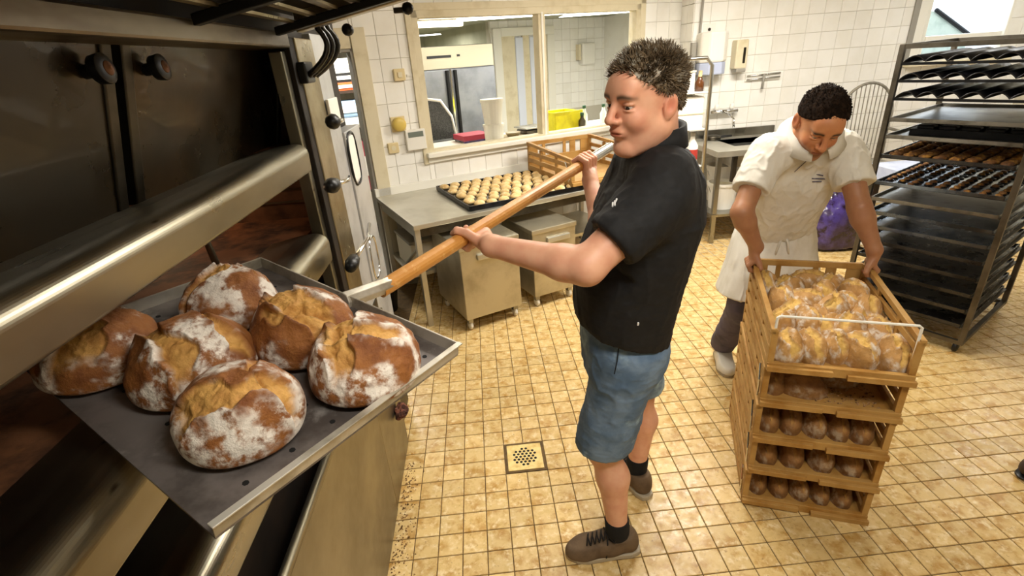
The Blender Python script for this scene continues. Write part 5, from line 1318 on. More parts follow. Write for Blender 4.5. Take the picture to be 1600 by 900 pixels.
# boxes stored under the table
sb = thing('storage_box', 'pale plastic storage box on a low shelf under the table', 'box', W(0.0, -0.45, 0.2))
wp(-0.02, 0.40, -0.6, -0.2, 0.30, 0.52).build('box_body', 'bin_white', sb, bevel=0.01)
wp(-0.03, 0.41, -0.61, -0.19, 0.52, 0.545).build('box_lid', 'grey_paint', sb, bevel=0.006)
wp(-0.05, 1.95, -0.66, -0.06, 0.27, 0.30).build('under_shelf', 'table_steel', tb, bevel=0.003)
ms = thing('mop_bucket', 'dark bucket with a mop wringer beside the oven foot', 'bucket', W(-0.25, -0.55, 0))
MB().lathe([(0.12, 0.0), (0.15, 0.22), (0.155, 0.22), (0.155, 0.24), (0.135, 0.24), (0.115, 0.03)], W(-0.3, -0.5, 0), n=18).build('pail', 'black_plastic', ms, smooth=True)
MB().tube([W(-0.3, -0.5, 0.2), W(-0.34, -0.35, 0.9)], 0.012, 8).build('mop_handle', 'steel', ms)
MB().lathe([(0.05, 0.14), (0.09, 0.2), (0.09, 0.27), (0.04, 0.31)], W(-0.3, -0.5, 0), n=12).build('wringer', 'grey_paint', ms)

# tray of dough pieces
TA, TB_, TC_ = px_z(683, 297, 0.80), px_z(735, 330, 0.80), px_z(905, 295, 0.80)
te1 = unit(TB_ - TA); te2 = unit(TC_ - TB_); te2 = unit(te2 - te1 * (te2 @ te1)); tR = np.stack([te1, te2, np.array([0, 0, 1.0])], axis=1)
TL1, TL2 = np.linalg.norm(TB_ - TA), np.linalg.norm(TC_ - TB_)
mat('dough', '#e2c48a', 0.6, var=[('#c89a52', 25, 0.45, 0.68), ('#f2e2b8', 50, 0.5, 0.7)], objrand=0.10, bump=(0.3, 60, 0.004))
bt = thing('baking_tray', 'black baking tray of small golden dough pieces on the work table', 'tray', TA)
def tq(a, b, z): return TA + te1 * a + te2 * b + np.array([0, 0, z])
MB().box(tq(TL1 / 2, TL2 / 2, 0.008), (TL1, TL2, 0.012), tR).build('plate', 'pan_black', bt)
for (a, b, sa, sb_) in ((0, TL2 / 2, 0.012, TL2), (TL1, TL2 / 2, 0.012, TL2), (TL1 / 2, 0, TL1, 0.012), (TL1 / 2, TL2, TL1, 0.012)):
    MB().box(tq(a, b, 0.018), (sa, sb_, 0.034), tR).build('rim', 'pan_black', bt, bevel=0.002)
dme = []
for k in range(4):
    V, fs = blob_mesh(0.043, 70 + k, 9, 0.10, (1, 1, 0.55)); V[:, 2] -= V[:, 2].min() * 0.8
    me = bpy.data.meshes.new('dough_piece'); me.from_pydata(V.tolist(), [], fs); me.materials.append(MATS['dough']); me.polygons.foreach_set('use_smooth', [True] * len(me.polygons)); dme.append(me)
for i in range(8):
    for j in range(9):
        o = bpy.data.objects.new('dough_piece', dme[random.randrange(4)]); COL.objects.link(o)
        o.location = tq(0.055 + i * (TL1 - 0.11) / 7 + random.uniform(-.006, .006), 0.055 + (j + 0.5 * (i % 2) * 0.9) * (TL2 - 0.11) / 8.6 + random.uniform(-.006, .006), 0.010)
        o.rotation_euler = (0, 0, random.uniform(0, 6)); s = random.uniform(0.92, 1.06); o.scale = (s, s, s)
        tag(o, 'small round golden dough piece on the black tray on the work table', 'dough', 'dough pieces on the table tray')
# tan baskets beyond it
bk = copy_tree(protoc); bk['label'] = 'tan lattice bread basket on the work table beyond the dough tray'; del bk['group']
P1, P2 = px_z(893, 297, 0.81), px_z(818, 266, 0.81)
bdir = unit(P2 - P1); bang = math.atan2(bdir[1], bdir[0]) - math.pi / 2
bk.location = (P1[0], P1[1], 0.833); bk.rotation_euler = (0, 0, bang); bk.scale = (1.42, 1.35, 1.25); ORG[bk.name] = np.array(bk.location)
# fittings on the window wall
def ws(u, v): 
    p = px_plane(u, v, W(0, 0, 0), WN); return (p - WO) @ WU, p[2]
s, z = ws(622, 194); t = thing('alarm_bell', 'round yellow plastic alarm sounder on the tiled wall', 'alarm', W(s, 0, z))
mat('yellow_plastic', '#dcbf62', 0.4); mat('beige_plastic', '#dcc99a', 0.4)
MB().lathe([(0.050, 0), (0.055, 0.01), (0.055, 0.05), (0.046, 0.062), (0.02, 0.066)], W(s, 0, z), -WN, 20).build('dome', 'yellow_plastic', t, smooth=True)
wp(s - 0.06, s + 0.06, -0.012, 0, z - 0.06, z + 0.06).build('back_plate', 'beige_plastic', t, bevel=0.01)
s, z = ws(623, 117); t = thing('light_switch', 'small beige light switch with a rocker on the tiled wall', 'switch', W(s, 0, z))
wp(s - 0.045, s + 0.045, -0.03, 0, z - 0.045, z + 0.045).build('switch_box', 'beige_plastic', t, bevel=0.006)
wp(s - 0.018, s + 0.018, -0.038, -0.03, z - 0.02, z + 0.02).build('rocker', 'cream_paint', t, bevel=0.003)
s, z = ws(614, 231); t = thing('wall_socket', 'beige wall socket below the yellow sounder', 'socket', W(s, 0, z))
wp(s - 0.045, s + 0.045, -0.025, 0, z - 0.042, z + 0.042).build('socket_box', 'beige_plastic', t, bevel=0.006)
MB().lathe([(0.02, 0), (0.02, 0.003)], W(s, -0.025, z), -WN, 12).build('socket_face', 'cream_paint', t)
s, z = ws(648, 217); t = thing('thermostat', 'white wall controller with a grey display beside the window sill', 'controller', W(s, 0, z))
wp(s - 0.085, s + 0.085, -0.045, 0, z - 0.085, z + 0.08).build('casing', 'white_plastic', t, bevel=0.006)
mat('lcd', '#6f786f', 0.3)
wp(s - 0.065, s + 0.065, -0.048, -0.044, z + 0.02, z + 0.062).build('display', 'lcd', t)
s, z = ws(635, 118); wp(s, s + 0.1, -0.012, 0, z - 0.008, z + 0.008).build('cable_duct', 'white_plastic', bpy.data.objects['light_switch'])

# ================================================================== sink corner
sk = thing('sink_unit', 'stainless sink unit with drainer against the white tiles', 'sink', (2.9, 4.9, 0))
sx0, sx1, sy0, sy1, sz = 2.16, 3.10, 4.50, 5.28, 0.885
mb = MB()
bx = (2.42, 2.95, 4.72, 5.12)
mb.lohi((sx0, sy0, sz - 0.05), (bx[0], sy1, sz)); mb.lohi((bx[1], sy0, sz - 0.05), (sx1, sy1, sz)); mb.lohi((bx[0], sy0, sz - 0.05), (bx[1], bx[2], sz)); mb.lohi((bx[0], bx[3], sz - 0.05), (bx[1], sy1, sz))
mb.build('worktop', 'table_steel', sk)
mb = MB(); mb.lohi((bx[0], bx[2], sz - 0.2), (bx[1], bx[3], sz - 0.19))
for (a, b, c, d) in ((bx[0] - 0.005, bx[0], bx[2], bx[3]), (bx[1], bx[1] + 0.005, bx[2], bx[3]), (bx[0], bx[1], bx[2] - 0.005, bx[2]), (bx[0], bx[1], bx[3], bx[3] + 0.005)): mb.lohi((a, c, sz - 0.2), (b, d, sz - 0.002))
mb.build('basin', 'steel_bright', sk)
MB().lohi((sx0, sy1 - 0.03, sz), (sx1, sy1, sz + 0.08)).build('upstand', 'steel', sk)
for x in (sx0 + 0.03, sx1 - 0.03):
    for y in (sy0 + 0.03, sy1 - 0.05): MB().lohi((x - 0.02, y - 0.02, 0), (x + 0.02, y + 0.02, sz - 0.05)).build('leg', 'steel', sk)
MB().lohi((sx0, sy0, 0.27), (sx1, sy1, 0.295)).build('lower_shelf', 'steel', sk)
MB().tube([(2.62, 4.92, 0.69), (2.62, 4.92, 0.5), (2.62, 5.15, 0.45)], 0.022, 10).build('drain_pipe', 'grey_paint', sk, smooth=True)
MB().lohi((sx0 + 0.15, sy0 - 0.002, 0.60), (sx0 + 0.19, sy0 + 0.03, sz - 0.05)).build('bracket', 'steel_dark', sk)
# mixer tap on the wall
fp = px_y(1127, 173, SY)
fa = thing('mixer_tap', 'chrome wall-mounted mixer tap above the sink', 'tap', fp)
MB().tube([fp + np.array([-0.14, -0.06, 0]), fp + np.array([0.14, -0.06, 0])], 0.020, 12).build('tap_body', 'chrome', fa, smooth=True)
for dx in (-0.08, 0.08):
    MB().tube([fp + np.array([dx, 0, 0]), fp + np.array([dx, -0.06, 0])], 0.016, 10).build('inlet', 'chrome', fa, smooth=True)
    MB().lathe([(0.014, 0), (0.022, 0.01), (0.02, 0.05), (0.01, 0.055)], fp + np.array([dx, -0.06, 0.015]), n=10).build('handle', 'white_plastic', fa, smooth=True)
MB().tube([fp + np.array([0, -0.06, 0]), fp + np.array([0.02, -0.12, -0.02]), fp + np.array([0.03, -0.22, -0.06]), fp + np.array([0.03, -0.24, -0.14])], 0.011, 10).build('spout', 'chrome', fa, smooth=True)
# things on the drainer
dp_ = thing('dish_pile', 'dark rinsed pan upside down on the sink drainer', 'pan', (3.15, 5.1, sz))
MB().lathe([(0.085, 0), (0.085, 0.035), (0.06, 0.045), (0.02, 0.047)], (2.40, 5.17, sz), n=18).build('pan', 'steel_dark', dp_, smooth=True)
MB().tube([(2.48, 5.17, sz + 0.02), (2.60, 5.16, sz + 0.025)], 0.012, 8).build('handle', 'black_plastic', dp_)
# buckets below
def bucket(c, r, h, label, m='white_plastic'):
    t = thing('bucket', label, 'bucket', c)
    MB().lathe([(r * 0.86, 0), (r, h * 0.9), (r * 1.05, h * 0.9), (r * 1.05, h), (r * 0.93, h), (r * 0.82, 0.02)], c, n=24).build('pail', m, t, smooth=False)
    MB().lathe([(r * 0.95, h * 0.86), (r * 0.95, h * 0.875)], c, n=24).build('content', 'cream_paint', t)
    pts = [np.array(c) + np.array([r * math.cos(a), -0.04 * 0 - r * 0.6 * abs(math.sin(a)), h * 0.85 - r * 0.9 * math.sin(a)]) for a in np.linspace(0, math.pi, 12)]
    MB().tube(pts, 0.004, 6).build('bail', 'steel', t)
    return t
bucket((2.36, 4.75, 0.295), 0.14, 0.25, 'white plastic bucket on the shelf under the sink')
bucket((2.45, 5.02, 0.295), 0.13, 0.36, 'taller white tub at the back of the shelf under the sink')
# dispensers and rail on the wall
c = px_y(1107, 82, SY); t = thing('towel_dispenser', 'white paper towel dispenser with a rounded front on the tiles', 'dispenser', c)
ph_, pw_ = 0.36, 0.27
prof = [(-pw_ / 2, 0), (-pw_ / 2, -0.12), (-pw_ / 4, -0.19), (pw_ / 4, -0.19), (pw_ / 2, -0.12), (pw_ / 2, 0)]
MB().prism(prof, c + np.array([0, 0, -ph_ * 0.25]), (1, 0, 0), (0, 1, 0), (0, 0, ph_ * 0.75)).build('cover', 'white_plastic', t, bevel=0.02)
mat('blue_tint', '#b9c2dc', 0.4)
MB().prism([(x * 0.96, y * 0.96) for x, y in prof], c + np.array([0, 0, -ph_ * 0.55]), (1, 0, 0), (0, 1, 0), (0, 0, ph_ * 0.3)).build('paper_slot', 'blue_tint', t, bevel=0.01)
MB().lathe([(0.014, 0), (0.014, 0.012)], px_y(1108, 46, SY - 0.002), (0, -1, 0), 10).build('lock', 'steel_dark', t)
MB().lohi(px_y(1108, 46, SY) - np.array([0.06, 0.004, 0.05]), px_y(1108, 46, SY) + np.array([0.06, 0, 0.05])).build('top_plate', 'white_plastic', t, bevel=0.01)
c = px_y(1151, 85, SY); t = thing('soap_dispenser', 'cream soap dispenser with a dark lever on the tiles', 'dispenser', c)
MB().lohi(c - np.array([0.06, 0.11, 0.13]), c + np.array([0.06, 0, 0.13])).build('casing', 'cream_paint', t, bevel=0.012)
MB().lohi(c + np.array([0.01, -0.116, -0.08]), c + np.array([0.035, -0.108, 0.06])).build('level_window', 'steel_dark', t, bevel=0.004)
MB().lohi(c - np.array([0.05, 0.13, 0.16]), c + np.array([0.045, -0.02, -0.125])).build('lever', 'grey_paint', t, bevel=0.008)
c = px_y(1191, 117, SY); t = thing('utensil_rail', 'steel wall rail with a squeegee hanging from it', 'rail', c)
for dz in (0.0, -0.035): MB().tube([c + np.array([-0.17, -0.03, dz]), c + np.array([0.17, -0.03, dz + 0.01])], 0.008, 8).build('rail_bar', 'steel_bright', t, smooth=True)
MB().lohi(c + np.array([-0.18, -0.02, -0.05]), c + np.array([0.18, 0, 0.02])).build('back_plate', 'white_plastic', t, bevel=0.004)
MB().tube([c + np.array([0.0, -0.04, 0.01]), c + np.array([-0.01, -0.045, -0.13])], 0.012, 8).build('hanging_grip', 'grey_paint', t, smooth=True)
# supply pipe down the corner
pp = thing('supply_pipe', 'thin grey pipe running down the wall corner', 'pipe', (CX, SY - 0.03, 0))
MB().tube([(CX + 0.07, SY - 0.03, CEIL), (CX + 0.055, SY - 0.03, 1.75), (CX + 0.04, SY - 0.03, 1.2)], 0.012, 8).build('pipe', 'grey_paint', pp, smooth=True)
MB().lohi((CX - 0.02, SY - 0.05, 1.05), (CX + 0.025, SY - 0.002, 1.80)).build('conduit', 'grey_paint', pp, bevel=0.003)

# ================================================================== open shelf unit by the sink
sv = thing('shelf_unit', 'narrow chrome shelf unit with rounded top bar behind the black-shirted baker', 'shelf', (1.7, 4.6, 0))
hx0, hx1, hy0, hy1 = 1.46, 1.985, 4.40, 4.80
for y in (hy0, hy1):
    pts = [(hx0, y, 0.0), (hx0, y, 1.62), (hx0 + 0.05, y, 1.68), (hx1 - 0.05, y, 1.68), (hx1, y, 1.62), (hx1, y, 0.0)]
    MB().tube(pts, 0.016, 10).build('frame_tube', 'steel', sv, smooth=True)
for z in (0.25, 0.80, 1.12, 1.42):
    MB().lohi((hx0 + 0.01, hy0, z - 0.012), (hx1 - 0.01, hy1, z)).build('shelf_board', 'white_paint', sv, bevel=0.003)
    MB().tube([(hx1, hy0, z - 0.01), (hx1, hy1, z - 0.01)], 0.009, 8).build('shelf_bar', 'steel', sv)
mat('brown_glass', '#5a3418', 0.2, spec=0.6); mat('red_label', '#b03a32', 0.5)
t = thing('carton', 'white carton on the top board of the shelf unit', 'box', (1.8, 4.6, 1.42))
MB().lohi((1.62, 4.45, 1.42), (1.87, 4.75, 1.585)).build('carton_body', 'white_plastic', t, bevel=0.005)
MB().lohi((1.615, 4.445, 1.575), (1.875, 4.755, 1.59)).build('carton_lid', 'cream_paint', t)
t = thing('spice_bottle', 'small brown bottle with a pale cap on the top board of the shelf unit', 'bottle', (1.925, 4.5, 1.42))
MB().lathe([(0.036, 0), (0.038, 0.07), (0.02, 0.10), (0.014, 0.12)], (1.925, 4.48, 1.42), n=14).build('bottle_body', 'brown_glass', t, smooth=True)
MB().lathe([(0.016, 0.115), (0.016, 0.16), (0.008, 0.165)], (1.925, 4.48, 1.42), n=12).build('cap', 'beige_plastic', t)
t = thing('carton', 'pair of stacked white cartons on the second board of the shelf unit', 'box', (1.75, 4.6, 1.12))
MB().lohi((1.55, 4.43, 1.12), (1.96, 4.75, 1.38)).build('carton_body', 'white_plastic', t, bevel=0.006)
MB().lohi((1.545, 4.425, 1.24), (1.965, 4.755, 1.25)).build('seam', 'cream_paint', t)
t = thing('spray_bottle', 'white cleaner bottle with a red label on the shelf unit', 'bottle', (1.9, 4.46, 0.80))
MB().lathe([(0.045, 0), (0.05, 0.02), (0.05, 0.17), (0.022, 0.22), (0.018, 0.25)], (1.90, 4.47, 0.80), n=16).build('bottle_body', 'white_plastic', t, smooth=True)
MB().lathe([(0.0508, 0.05), (0.0508, 0.14)], (1.90, 4.47, 0.80), n=16).build('label', 'red_label', t)
MB().lathe([(0.02, 0.25), (0.02, 0.28), (0.012, 0.285)], (1.90, 4.47, 0.80), n=12).build('cap', 'grey_paint', t)

# ================================================================== corner beyond the white-shirted baker
ch = thing('hoop_chair', 'grey hoop-backed spindle chair against the tiled wall behind the rack', 'chair', (3.7, 4.8, 0))
mat('chair_grey', '#8f897a', 0.5, var=('#6f695c', 12, 0.4, 0.7))
hc = px_y(1350, 182, 4.8); sr = 0.27
arc = [hc + np.array([sr * math.cos(a), 0.0, 0.30 * math.sin(a)]) for a in np.linspace(math.radians(-12), math.radians(192), 22)]
MB().tube([arc[0] + np.array([-0.02, -0.03, -0.35])] + arc + [arc[-1] + np.array([0.02, -0.03, -0.35])], 0.013, 8).build('hoop', 'chair_grey', ch, smooth=True)
for k in range(11):
    x = -0.21 + k * 0.042; zt = 0.30 * math.sqrt(max(0, 1 - (x / sr) ** 2))
    MB().tube([hc + np.array([x * 0.9, -0.02, -0.42]), hc + np.array([x, 0, zt])], 0.0045, 6).build('spindle', 'chair_grey', ch)
zs_ = hc[2] - 0.42
MB().tube([hc + np.array([sr - 0.02, -0.0, -0.12]), hc + np.array([sr + 0.02, -0.25, -0.15]), hc + np.array([sr - 0.05, -0.42, -0.2]), hc + np.array([sr - 0.06, -0.42, -0.42])], 0.014, 8).build('arm', 'chair_grey', ch, smooth=True)
MB().tube([hc + np.array([-sr + 0.02, -0.0, -0.12]), hc + np.array([-sr - 0.02, -0.25, -0.15]), hc + np.array([-sr + 0.05, -0.42, -0.2]), hc + np.array([-sr + 0.06, -0.42, -0.42])], 0.014, 8).build('arm', 'chair_grey', ch, smooth=True)
MB().lohi(hc + np.array([-0.24, -0.46, -0.45]), hc + np.array([0.24, 0.03, -0.41])).build('seat', 'chair_grey', ch, bevel=0.02)
for (dx, dy) in ((-0.2, -0.42), (0.2, -0.42), (-0.2, 0.0), (0.2, 0.0)):
    MB().tube([hc + np.array([dx * 0.8, dy, -0.44]), np.array([hc[0] + dx * 1.15, hc[1] + dy, 0.0])], 0.016, 8).build('leg', 'chair_grey', ch)
mat('cloth_blue', '#c9d0e2', 0.8, var=('#aab4cf', 5, 0.4, 0.7)); mat('wood_dark', '#3b2b20', 0.6, var=('#261b14', 8, 0.4, 0.7))
ct = thing('side_table', 'low dark table under a pale blue cloth behind the rack', 'table', (4.1, 4.35, 0))
tx0, tx1, ty0, ty1 = 3.50, 4.70, 3.95, 4.30
MB().lohi((tx0, ty0, 0.66), (tx1, ty1, 0.70)).build('table_top', 'wood_dark', ct)
for x in (tx0 + 0.04, tx1 - 0.04):
    for y in (ty0 + 0.04, ty1 - 0.04): MB().lohi((x - 0.025, y - 0.025, 0), (x + 0.025, y + 0.025, 0.66)).build('leg', 'wood_dark', ct)
cl = MB(); cl.lohi((tx0 - 0.02, ty0 - 0.02, 0.70), (tx1 + 0.02, ty1 + 0.02, 0.712)); cl.lohi((tx0 - 0.024, ty0 - 0.026, 0.58), (tx1 + 0.024, ty0 - 0.02, 0.712)); cl.lohi((tx0 - 0.026, ty0 - 0.026, 0.58), (tx0 - 0.02, ty1 + 0.02, 0.712))
o = cl.build('table_cloth', 'cloth_blue'); tag(o, 'pale blue cloth hanging over the low dark table', 'cloth')
# purple sack
mat('purple_film', '#3a2a52', 0.25, var=[('#4d3f86', 7, 0.45, 0.62), ('#241326', 11, 0.5, 0.65)], coat=0.4)
th = np.linspace(0, math.pi, 40); ph = np.linspace(0, 2 * math.pi, 64, endpoint=False)
T_, Ph_ = np.meshgrid(th, ph, indexing='ij'); d_ = np.stack([np.sin(T_) * np.cos(Ph_), np.sin(T_) * np.sin(Ph_), np.cos(T_)], -1).reshape(-1, 3)
rad = 1 + 0.16 * fbm(d_, 1.5, 81, 4) + 0.10 * np.abs(fbm(d_, 3.5, 83, 3))
Vs = np.sign(d_) * np.abs(d_) ** 0.75 * rad[:, None] * np.array([0.27, 0.22, 0.30]); Vs[:, 2] = np.maximum(Vs[:, 2], -0.25)
sp_ = px_z(1306, 388, 0.0); Vs += np.array([sp_[0], sp_[1] + 0.10, 0.25])
fs = [(i * 64 + j, (i + 1) * 64 + j, (i + 1) * 64 + (j + 1) % 64, i * 64 + (j + 1) % 64) for i in range(39) for j in range(64)]
t = thing('refuse_sack', 'shiny dark purple plastic sack slumped on the floor behind the white-shirted baker', 'sack', (sp_[0], sp_[1] + 0.10, 0))
make('sack_body', Vs, fs, 'purple_film', t, True)
MB().lathe([(0.05, 0), (0.02, 0.05), (0.03, 0.08), (0.06, 0.13)], (sp_[0], sp_[1] + 0.10, 0.56), n=10).build('sack_neck', 'purple_film', t, smooth=True)
wrap = thing('wrap_pile', 'crumpled dark film with white scraps lying beside the purple sack', 'film', (sp_[0] + 0.25, sp_[1] + 0.05, 0))
V, f2 = blob_mesh(0.13, 91, 14, 0.7, (1.2, 0.8, 0.7)); V[:, 2] = np.maximum(V[:, 2], -0.06); make('film', V + np.array([sp_[0] + 0.22, sp_[1] + 0.02, 0.06]), f2, 'steel_dark', wrap, False)
V, f2 = blob_mesh(0.045, 95, 8, 0.7, (1.2, 0.8, 0.7)); make('scrap', V + np.array([sp_[0] + 0.20, sp_[1] - 0.08, 0.06]), f2, 'white_plastic', wrap, False)

# ================================================================== room beyond the window
fg = thing('fridge', 'double-door stainless fridge with a dark badge in the room beyond the window', 'fridge', W(1.7, 2.5, 0))
mat('fridge_steel', '#8b8e95', 0.4, 0.8, var=('#75787f', 3, 0.4, 0.7)); mat('fridge_beige', '#b5ad98', 0.45, 0.4)
wp(1.17, 2.22, 2.24, 2.95, 0.08, 1.97).build('cabinet', 'fridge_steel', fg, bevel=0.006)
wp(1.18, 2.21, 2.215, 2.245, 1.71, 1.965).build('header', 'fridge_beige', fg, bevel=0.004)
wp(1.30, 1.62, 2.208, 2.216, 1.835, 1.865).build('badge', 'black_plastic', fg)
wp(1.70, 1.74, 2.208, 2.216, 1.84, 1.865).build('badge', 'black_plastic', fg)
for (a, b, hx) in ((1.18, 1.575, 1.53), (1.585, 2.21, 1.64)):
    d = wp(a, b, 2.20, 2.245, 0.12, 1.70).build('fridge_door', 'fridge_steel', fg, bevel=0.008)
    wp(hx - 0.018, hx + 0.018, 2.16, 2.205, 0.5, 1.69).build('handle', 'black_metal', d, bevel=0.004)
wp(1.57, 1.59, 2.185, 2.2, 0.12, 1.70).build('centre_strip', 'chrome', fg)
# far door with white frame
fd = structure(MB().build('door_2', 'white_paint')) if False else None
m_ = MB(); wbox(m_, 2.84, 2.98, 3.44, 3.5, 0, 2.2); wbox(m_, 2.98, 3.95, 3.44, 3.5, 2.08, 2.2); wbox(m_, 3.81, 3.95, 3.44, 3.5, 0, 2.08)
d2 = structure(m_.build('door_2', 'white_paint', bevel=0.006))
mat('door_glass_white', '#d7dcea', 0.3, coat=0.3)
for (a, b) in ((2.98, 3.22), (3.36, 3.48), (3.60, 3.81)): wp(a, b, 3.46, 3.50, 0.05, 2.08).build('door_panel', 'cream_paint', d2)
for (a, b) in ((3.22, 3.36), (3.48, 3.60)): wp(a, b, 3.44, 3.49, 0.05, 2.06).build('door_bar', 'door_glass_white', d2, bevel=0.01)
c2 = W(4.55, 3.5, 1.75); t = thing('towel_dispenser', 'white towel dispenser on the tiles of the room beyond the window', 'dispenser', c2)
wp(4.45, 4.72, 3.36, 3.495, 1.58, 1.92).build('cover', 'white_plastic', t, bevel=0.03)
wp(4.40, 4.44, 3.40, 3.495, 1.66, 1.90).build('side_catch', 'cream_paint', t)
# lamps beyond
for (a, b, n, z, lab) in ((0.72, 1.70, 1.95, 2.195, 'bright fluorescent lamp below the ceiling of the room beyond, nearer the window'), (0.95, 2.05, 1.30, 2.235, 'bright fluorescent lamp close behind the top of the window frame')):
    t = thing('ceiling_lamp', lab, 'lamp', W((a + b) / 2, n, z))
    MB().tube([W(a, n, z), W(b, n, z)], 0.035, 10).build('tube', 'lamp_emit', t, smooth=True)
    wp(a - 0.05, b + 0.05, n - 0.06, n + 0.06, z + 0.03, 2.30).build('housing', 'white_paint', t, bevel=0.005)
# counter behind the glass and what stands on it
cb = thing('counter_beyond', 'white counter right behind the window glass', 'counter', W(1.5, 0.5, 0))
wp(0.41, 3.0, 0.125, 0.85, 1.00, 1.04).build('worktop', 'white_paint', cb); wp(0.43, 2.98, 0.2, 0.8, 0.0, 1.0).build('cabinet', 'white_paint', cb)
CZ = 1.04
def CWp(s, n): return W(s, n, CZ)
t = thing('dough_tub', 'stack of two white plastic tubs on the counter behind the glass', 'tub', CWp(1.25, 0.4))
MB().lathe([(0.09, 0), (0.10, 0.15), (0.105, 0.15), (0.105, 0.17), (0.03, 0.175)], W(1.25, 0.38, CZ), n=20).build('lower_tub', 'white_plastic', t, smooth=False)
MB().lathe([(0.085, 0.17), (0.105, 0.37), (0.112, 0.37), (0.112, 0.40), (0.03, 0.402)], W(1.25, 0.38, CZ), n=20).build('upper_tub', 'white_plastic', t, smooth=False)
t = thing('plate_stack', 'brown bowls stacked on a wide plate on the counter behind the glass', 'plates', CWp(1.5, 0.45))
mat('stoneware', '#8a7a58', 0.5)
MB().lathe([(0.06, 0), (0.15, 0.02), (0.15, 0.028), (0.05, 0.012)], W(1.48, 0.42, CZ), n=22).build('plate', 'stoneware', t, smooth=True)
MB().lathe([(0.05, 0.012), (0.08, 0.06), (0.075, 0.06), (0.04, 0.02)], W(1.48, 0.42, CZ), n=18).build('bowl', 'stoneware', t, smooth=True)
t = thing('scale', 'grey kitchen scale on the counter behind the glass, beside the mullion', 'scale', CWp(1.72, 0.5))
MB().lohi((0, 0, 0), (0, 0, 0)) ; wp(1.62, 1.84, 0.38, 0.60, CZ, CZ + 0.06).build('scale_body', 'steel_dark', t, bevel=0.01); wp(1.60, 1.86, 0.36, 0.62, CZ + 0.07, CZ + 0.085).build('scale_plate', 'steel', t, bevel=0.004)
t = thing('yellow_crate', 'bright yellow plastic crate behind the window pane', 'crate', CWp(2.1, 0.45))
mat('yellow_crate', '#e6dc1e', 0.45, var=('#cabb18', 8, 0.4, 0.7))
m_ = MB(); a0, a1, b0, b1 = 1.93, 2.25, 0.32, 0.62
wp(a0, a1, b0, b1, CZ, CZ + 0.012).build('base', 'yellow_crate', t)
for (p, q, r, s_) in ((a0, a0 + 0.012, b0, b1), (a1 - 0.012, a1, b0, b1), (a0, a1, b0, b0 + 0.012), (a0, a1, b1 - 0.012, b1)): wp(p, q, r, s_, CZ, CZ + 0.20).build('side', 'yellow_crate', t, bevel=0.003)
wp(a0 - 0.015, a1 + 0.015, b0 - 0.015, b0 + 0.004, CZ + 0.17, CZ + 0.205).build('rim', 'yellow_crate', t, bevel=0.004)
mat('green_cap', '#1f4a2c', 0.4); mat('clear_bottle', '#dfe6df', 0.15, spec=0.6)
for (s, n, h, lab) in ((2.22, 0.26, 0.15, 'dark jar in front of the yellow crate'), (2.42, 0.5, 0.19, 'clear bottle with a green cap behind the glass, next to the yellow crate'), (2.62, 0.42, 0.19, 'clear bottle with a green cap behind the glass, next to the frame')):
    t = thing('bottle', lab, 'bottle', CWp(s, n))
    MB().lathe([(0.035, 0), (0.038, h * 0.65), (0.018, h * 0.85), (0.016, h)], W(s, n, CZ), n=14).build('bottle_body', 'clear_bottle' if h > 0.16 else 'steel_dark', t, smooth=True)
    MB().lathe([(0.02, h), (0.02, h + 0.03), (0.01, h + 0.032)], W(s, n, CZ), n=12).build('cap', 'green_cap', t, smooth=True)
t = thing('mesh_chair', 'office chair with a dark mesh back beyond the window', 'chair', W(0.9, 1.2, 0))
mat('mesh_black', '#3a3a38', 0.7, var=('#5a5a56', 90, 0.45, 0.55))
pts = [W(0.62, 1.15, 1.02), W(0.66, 1.1, 1.30), W(0.80, 1.1, 1.46), W(1.0, 1.12, 1.42), W(1.12, 1.15, 1.25), W(1.16, 1.18, 1.02)]
MB().tube(pts, 0.018, 8).build('back_frame', 'white_plastic', t, smooth=True)
o = make('back_mesh', [p for p in pts], [tuple(range(6))], 'mesh_black', t); md = o.modifiers.new('thick', 'SOLIDIFY'); md.thickness = 0.01
wp(0.6, 1.15, 0.9, 1.35, 0.92, 1.0).build('seat', 'mesh_black', t, bevel=0.03); MB().tube([W(0.88, 1.15, 0.92), W(0.88, 1.15, 0.08)], 0.03, 10).build('gas_lift', 'black_metal', t)
for k in range(5):
    a = k * 1.2566; MB().tube([W(0.88, 1.15, 0.08), W(0.88 + 0.3 * math.cos(a), 1.15 + 0.3 * math.sin(a), 0.03)], 0.02, 8).build('foot', 'black_metal', t)
t = thing('red_carton', 'flat red carton with a dark base behind the window', 'box', CWp(1.1, 0.6))
mat('red_card', '#a23045', 0.5)
wp(0.98, 1.28, 0.52, 0.8, CZ + 0.02, CZ + 0.07).build('carton_lid', 'red_card', t, bevel=0.003); wp(0.99, 1.27, 0.53, 0.79, CZ, CZ + 0.02).build('carton_base', 'purple_film', t)
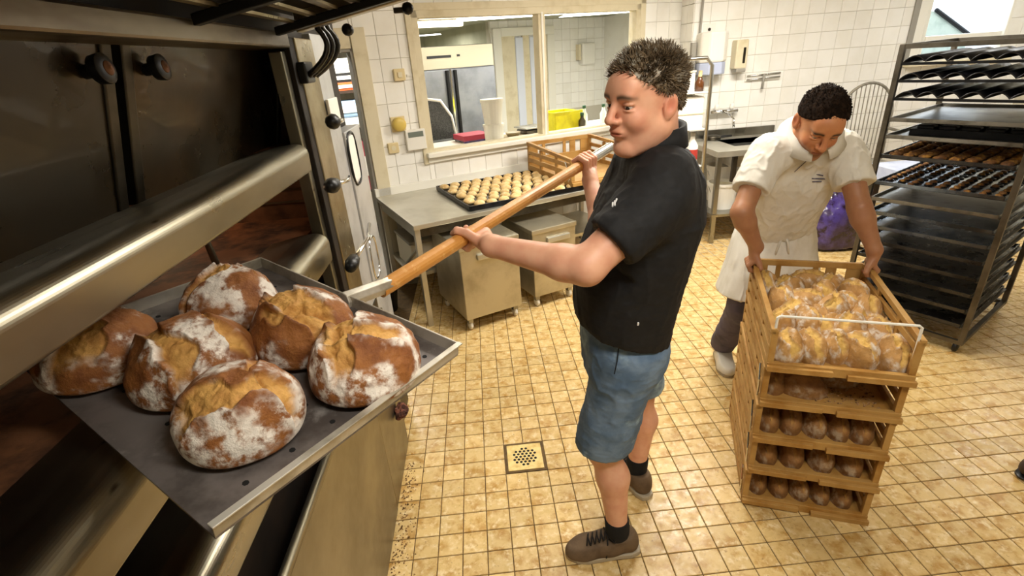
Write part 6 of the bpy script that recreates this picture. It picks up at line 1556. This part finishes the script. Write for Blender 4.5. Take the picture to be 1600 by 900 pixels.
# ================================================================== passage seen past the oven
pg = thing('passage_shelf', 'dark shelf with goods in the passage behind the oven', 'shelf', W(-0.3, 1.4, 0))
for z in (0.60, 1.24, 1.60): wp(-0.95, 0.27, 1.2, 1.55, z - 0.025, z).build('shelf_board', 'wood_dark', pg)
for s in (-0.96, 0.275): wp(s - 0.012, s + 0.012, 1.2, 1.55, 0, 1.95).build('shelf_side', 'wood_dark', pg)
mat('orange_card', '#d8622c', 0.5); mat('blue_bag', '#9fc0e2', 0.5)
for (s0, s1, z0, h, m, lab, nm) in ((-0.14, 0.24, 1.60, 0.075, 'orange_card', 'orange carton on the passage shelf', 'carton'), (-0.12, 0.22, 1.675, 0.085, 'black_plastic', 'dark box on top of the orange carton in the passage', 'carton'),
                                   (-0.10, 0.23, 1.76, 0.13, 'white_plastic', 'white box topping the pile on the passage shelf', 'carton'),
                                   (-0.06, 0.24, 1.345, 0.16, 'blue_bag', 'pale blue flour bag on the middle passage shelf', 'flour_bag'), (-0.08, 0.24, 1.24, 0.105, 'white_plastic', 'white flour bag under the pale blue one in the passage', 'flour_bag'), (-0.6, -0.2, 1.24, 0.26, 'white_plastic', 'upright white flour bag on the middle passage shelf', 'flour_bag'), (-0.15, 0.24, 0.60, 0.50, 'red_card', 'deep red carton on the lowest passage shelf', 'carton')):
    t = thing(nm, lab, 'box' if nm == 'carton' else 'bag', W((s0 + s1) / 2, 1.35, z0))
    wp(s0, s1, 1.22, 1.5, z0, z0 + h).build('package', m, t, bevel=0.02 if nm != 'carton' else 0.004)
    wp(s0 + 0.05, s1 - 0.05, 1.21, 1.225, z0 + h * 0.3, z0 + h * 0.7).build('label_patch', 'white_plastic', t)
# a boot tip at the edge of the picture
bp = px_z(1597, 756, 0.0)
t = thing('work_boot', 'dark brown boot standing on the tiles in front of the rack', 'shoe', bp)
V, f2 = blob_mesh(0.1, 44, 14, 0.06, (1.2, 0.5, 0.55)); V[:, 2] = np.maximum(V[:, 2], -0.04)
make('upper', V + bp + np.array([0.125, 0.03, 0.052]), f2, 'wood_dark', t, True)
V2 = V * np.array([1.03, 1.03, 0.25]); make('sole', V2 + bp + np.array([0.125, 0.03, 0.012]), f2, 'black_plastic', t, True)
MB().lathe([(0.05, 0.05), (0.052, 0.2), (0.046, 0.2), (0.04, 0.06)], bp + np.array([0.19, 0.03, 0]), n=14).build('shaft', 'wood_dark', t, smooth=True)
